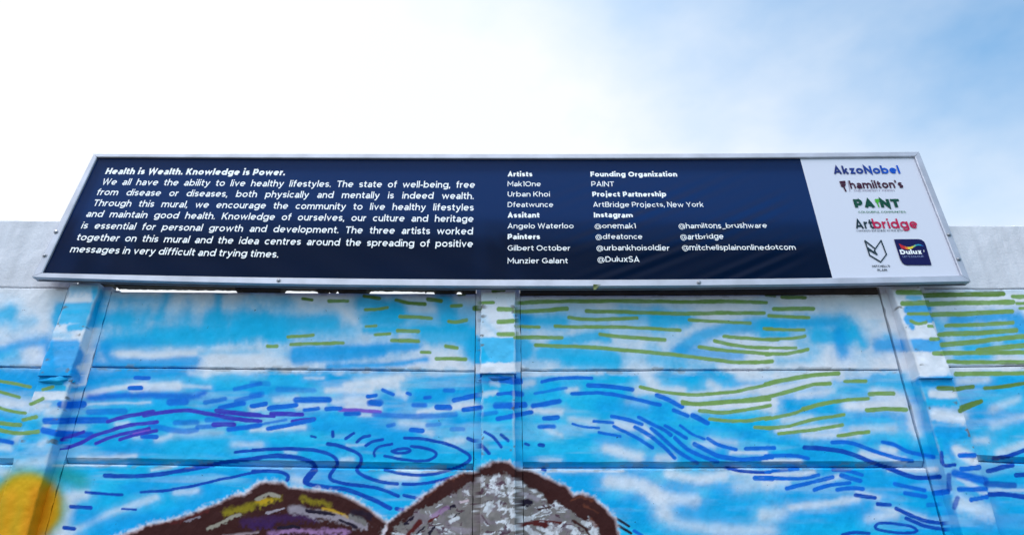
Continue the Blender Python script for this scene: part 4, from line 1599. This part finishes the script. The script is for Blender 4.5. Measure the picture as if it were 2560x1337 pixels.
B0 = 0.040
k = Ink(); k.text('Health is Wealth. Knowledge is Power.', (263, 436.5), (712, 439.5), 15.2, M_TEXT, B0)
k.build('heading_line', navy)
k = Ink()
SXP = k.text('messages in very difficult and trying times.', (175, 631.8), (695, 644.2), 17.2, M_TEXT, .011); k.build('paragraph_line', navy)
for tx, a, b_, cp in (('We all have the ability to live healthy lifestyles. The state of well-being, free', (254, 463), (1187, 470.7), 15.6),
                      ('from disease or diseases, both physically and mentally is indeed wealth.', (241, 488.8), (1184, 498.7), 15.8),
                      ('Through this mural, we encourage the community to live healthy lifestyles', (232, 516), (1184, 527.5), 16),
                      ('and maintain good health. Knowledge of ourselves, our culture and heritage', (215, 543.3), (1183.5, 556), 16.3),
                      ('is essential for personal growth and development. The three artists worked', (203, 572.4), (1182, 587), 16.6),
                      ('together on this mural and the idea centres around the spreading of positive', (191, 601.9), (1182, 618.5), 17)):
    k = Ink(); k.text(tx, a, b_, cp, M_TEXT, .011, sx=SXP * .985); k.build('paragraph_line', navy)
for tx, y, x1, bd in (('Artists', 442.3, 1331, 1), ('Mak1One', 466.8, 1352, 0), ('Urban Khoi', 492.3, 1374.6, 0), ('Dfeatwunce', 518.5, 1383, 0),
                      ('Assitant', 544.8, 1349, 1), ('Angelo Waterloo', 571.8, 1434, 0), ('Painters', 598.7, 1350, 1), ('Gilbert October', 627.2, 1425.5, 0),
                      ('Munzier Galant', 659, 1419.5, 0)):
    k = Ink(); k.text(tx, (1269, y), (x1, y), 12 + (y - 440) * .006, M_TEXT, B0 if bd else .004); k.build('heading_line' if bd else 'name_line', navy)
for tx, x0, y, x1, bd in (('Founding Organization', 1476.3, 442.3, 1693, 1), ('PAINT', 1478.4, 466.8, 1535.5, 0), ('Project Partnership', 1480.8, 492.4, 1665.7, 1),
                          ('ArtBridge Projects, New York', 1483, 518.3, 1759, 0), ('Instagram', 1484.7, 544.6, 1582, 1), ('@onemak1', 1486.8, 571.8, 1589.4, 0),
                          ('@dfeatonce', 1489, 598.7, 1606, 0), ('@urbankhoisoldier', 1491.3, 626.8, 1674, 0), ('@DuluxSA', 1493.7, 655.5, 1599, 0),
                          ('@hamiltons_brushware', 1696.8, 571.8, 1917.5, 0), ('@artbridge', 1700.7, 599.3, 1809, 0), ('@mitchellsplainonlinedotcom', 1705, 626.3, 1989.5, 0)):
    k = Ink(); k.text(tx, (x0, y), (x1, y - (1.2 if x0 > 1600 else 0)), 12 + (y - 440) * .006, M_TEXT, B0 if bd else .004); k.build('heading_line' if bd else 'handle_line' if tx[0] == '@' else 'partner_line', navy)


def ink(name, rgb): return plain('print_' + name, rgb, .42, spec=.12)


I_MAR = ink('maroon', (.05, .008, .03)); I_GRY = ink('grey', (.26, .22, .30)); I_DG = ink('dark_green', (0, .065, .04)); I_BG = ink('bright_green', (.06, .42, .03))
I_MG = ink('mid_green', (.03, .20, .08)); I_NG = ink('ink_black', (.006, .03, .045)); I_CR = ink('crimson', (.50, .008, .07)); I_DN = ink('deep_navy', (.004, .006, .075))
BLUES = [ink('blue_%s' % n, c) for n, c in (('dark', (.012, .03, .17)), ('deep', (.01, .04, .24)), ('middle', (.004, .06, .36)), ('light', (0, .085, .52)))]
RIB = [ink('ribbon_%s' % n, c) for n, c in (('red', (.55, .02, .03)), ('orange', (.75, .18, .02)), ('yellow', (.8, .6, .05)), ('lime', (.25, .5, .2)), ('cyan', (.02, .30, .45)), ('blue', (.01, .09, .40)))]
k = Ink(); k.text('AkzoNobel', (2085, 435.8), (2251, 434.6), 19.5, lambda t: BLUES[min(3, int(t * 4))], .030); k.build('logo', white, 'blue word logo')
k = Ink()
k.text("hamilton's", (2126.5, 472.3), (2259, 470.5), 19, I_MAR, .024)
k.text('THE PERFECT FINISH', (2134, 479.6), (2235.7, 478.6), 4.2, I_GRY, .0)
k.line([(2119, 453), (2124.5, 479)], 1.2, I_GRY)
k.add_px([(2097.5, 454), (2112.5, 453), (2114, 460), (2100, 461)], [[0, 1, 2, 3]], I_MAR)
k.add_px([(2100.5, 462), (2114, 461), (2113, 466), (2110.5, 468.5), (2106, 469), (2102, 466.5)], [[0, 1, 2, 3, 4, 5]], I_MAR)
k.add_px([(2107.5, 469), (2111, 468.6), (2116.5, 479), (2112.8, 480)], [[0, 1, 2, 3]], I_MAR)
k.build('logo', white, 'maroon word logo with a paintbrush')
k = Ink()
k.text('PA', (2137.5, 519.5), (2188, 519.2), 20.5, I_DG, .050)
k.text('NT', (2203, 519.2), (2252.5, 518.6), 20.5, I_DG, .050)
k.add_px([(2186, 498.5), (2196.5, 498.2), (2197.5, 505), (2194.5, 508), (2191, 508), (2188, 505.5)], [[0, 1, 2, 3, 4, 5]], I_BG)
k.add_px([(2191.3, 508), (2194.6, 508), (2198.5, 518.8), (2196, 519)], [[0, 1, 2, 3]], I_BG)
k.text('COLOURFUL COMMUNITIES.', (2146, 533), (2266, 532.6), 4.4, I_MG, .012)
k.build('logo', white, 'green word logo with a bright green brush')
k = Ink()
k.text('Art', (2140, 572.2), (2185, 572), 23.5, I_NG, .016)
k.text('bridge', (2184.5, 572), (2296, 571.4), 23.5, I_CR, .016, off=.0029)
k.text('connects the public to the arts', (2141.4, 579.8), (2256.7, 578.8), 5.0, I_NG, .0)
k.build('logo', white, 'dark and crimson word logo')


def c4p(*pts): return [(1860 + x / 3.343, 360 + y / 3.343) for x, y in pts]


k = Ink()
k.line(c4p((1008, 810), (1095, 878), (1143, 808), (1188, 925), (1140, 988), (1048, 932), (1008, 810)), 3.0, I_NG)
k.line(c4p((1095, 878), (1082, 905), (1030, 868)), 2.6, I_NG)
k.line(c4p((1036, 884), (1110, 926), (1088, 892)), 2.6, I_NG)
k.text("MITCHELL'S", (2181, 668.6), (2225, 668), 5, I_NG, .02)
k.text('PLAIN', (2194, 678.4), (2217.5, 677.8), 5.2, I_NG, .02)
k.build('logo', white, 'outlined shield logo above small black lettering')


def c5(*pts): return [(2060 + x / 4.0526, 390 + y / 4.0526) for x, y in pts]


k = Ink()
q = c5((705, 847), (950, 845), (985, 852), (1012, 872), (1028, 905), (1087, 1108), (842, 1108), (812, 1102), (788, 1082), (770, 1048))
k.add_px(q, [list(range(len(q)))], I_DN)
up = np.array(c5((752, 890), (780, 905), (810, 918), (840, 926), (870, 926), (895, 916), (920, 903), (950, 898), (980, 903), (1003, 915)))
dn = np.array(c5((778, 938), (800, 946), (825, 950), (850, 951), (878, 946), (903, 932), (925, 918), (950, 911), (978, 914), (1003, 922)))
for i in range(len(up) - 1):
    k.add_px([up[i], up[i + 1], dn[i + 1], dn[i]], [[0, 1, 2, 3]], RIB[min(5, int(i * 6 / 9))], .0032)
k.text('Dulux', (2251, 637), (2304.5, 635.8), 11.5, M_TEXT, .040, off=.0032)
k.text("LET'S COLOUR", (2256.5, 644.6), (2308, 644.2), 4.4, ink('pale_lilac', (.30, .36, .62)), .0, off=.0032)
k.line(c5((1005, 960), (1008, 975)), 1.6, M_TEXT, .0032)
k.build('logo', white, 'navy leaf shaped logo with a rainbow ribbon')

# ------------------------------------------------------------------ scrap of tape caught under the sign's lower rail
ta = on_plane(np.array(1482.), np.array(713.5), P0 + NS * (RF + .001), NS); tb = on_plane(np.array(1502.), np.array(713.2), P0 + NS * (RF + .001), NS)
w = tb - ta
V = []
for i in range(9):
    s_ = i / 8
    for j in range(5):
        q = j / 4
        V.append(ta + w * (.05 + q * (1 - .75 * s_)) + np.array([0, .004 * math.sin(s_ * 3 + q) - .002, 0.004 - s_ * .022]))
V = np.array(V)
Fc = [[i * 5 + j, i * 5 + j + 1, i * 5 + j + 6, i * 5 + j + 5] for i in range(8) for j in range(4)]
o = mesh_obj('tape_scrap', V, Fc, M_TAPE, smooth_f=True)
so = o.modifiers.new('thickness', 'SOLIDIFY'); so.thickness = .0004
tag(o, 'small olive green tape scrap dangling from the lower rail of the sign', 'tape')
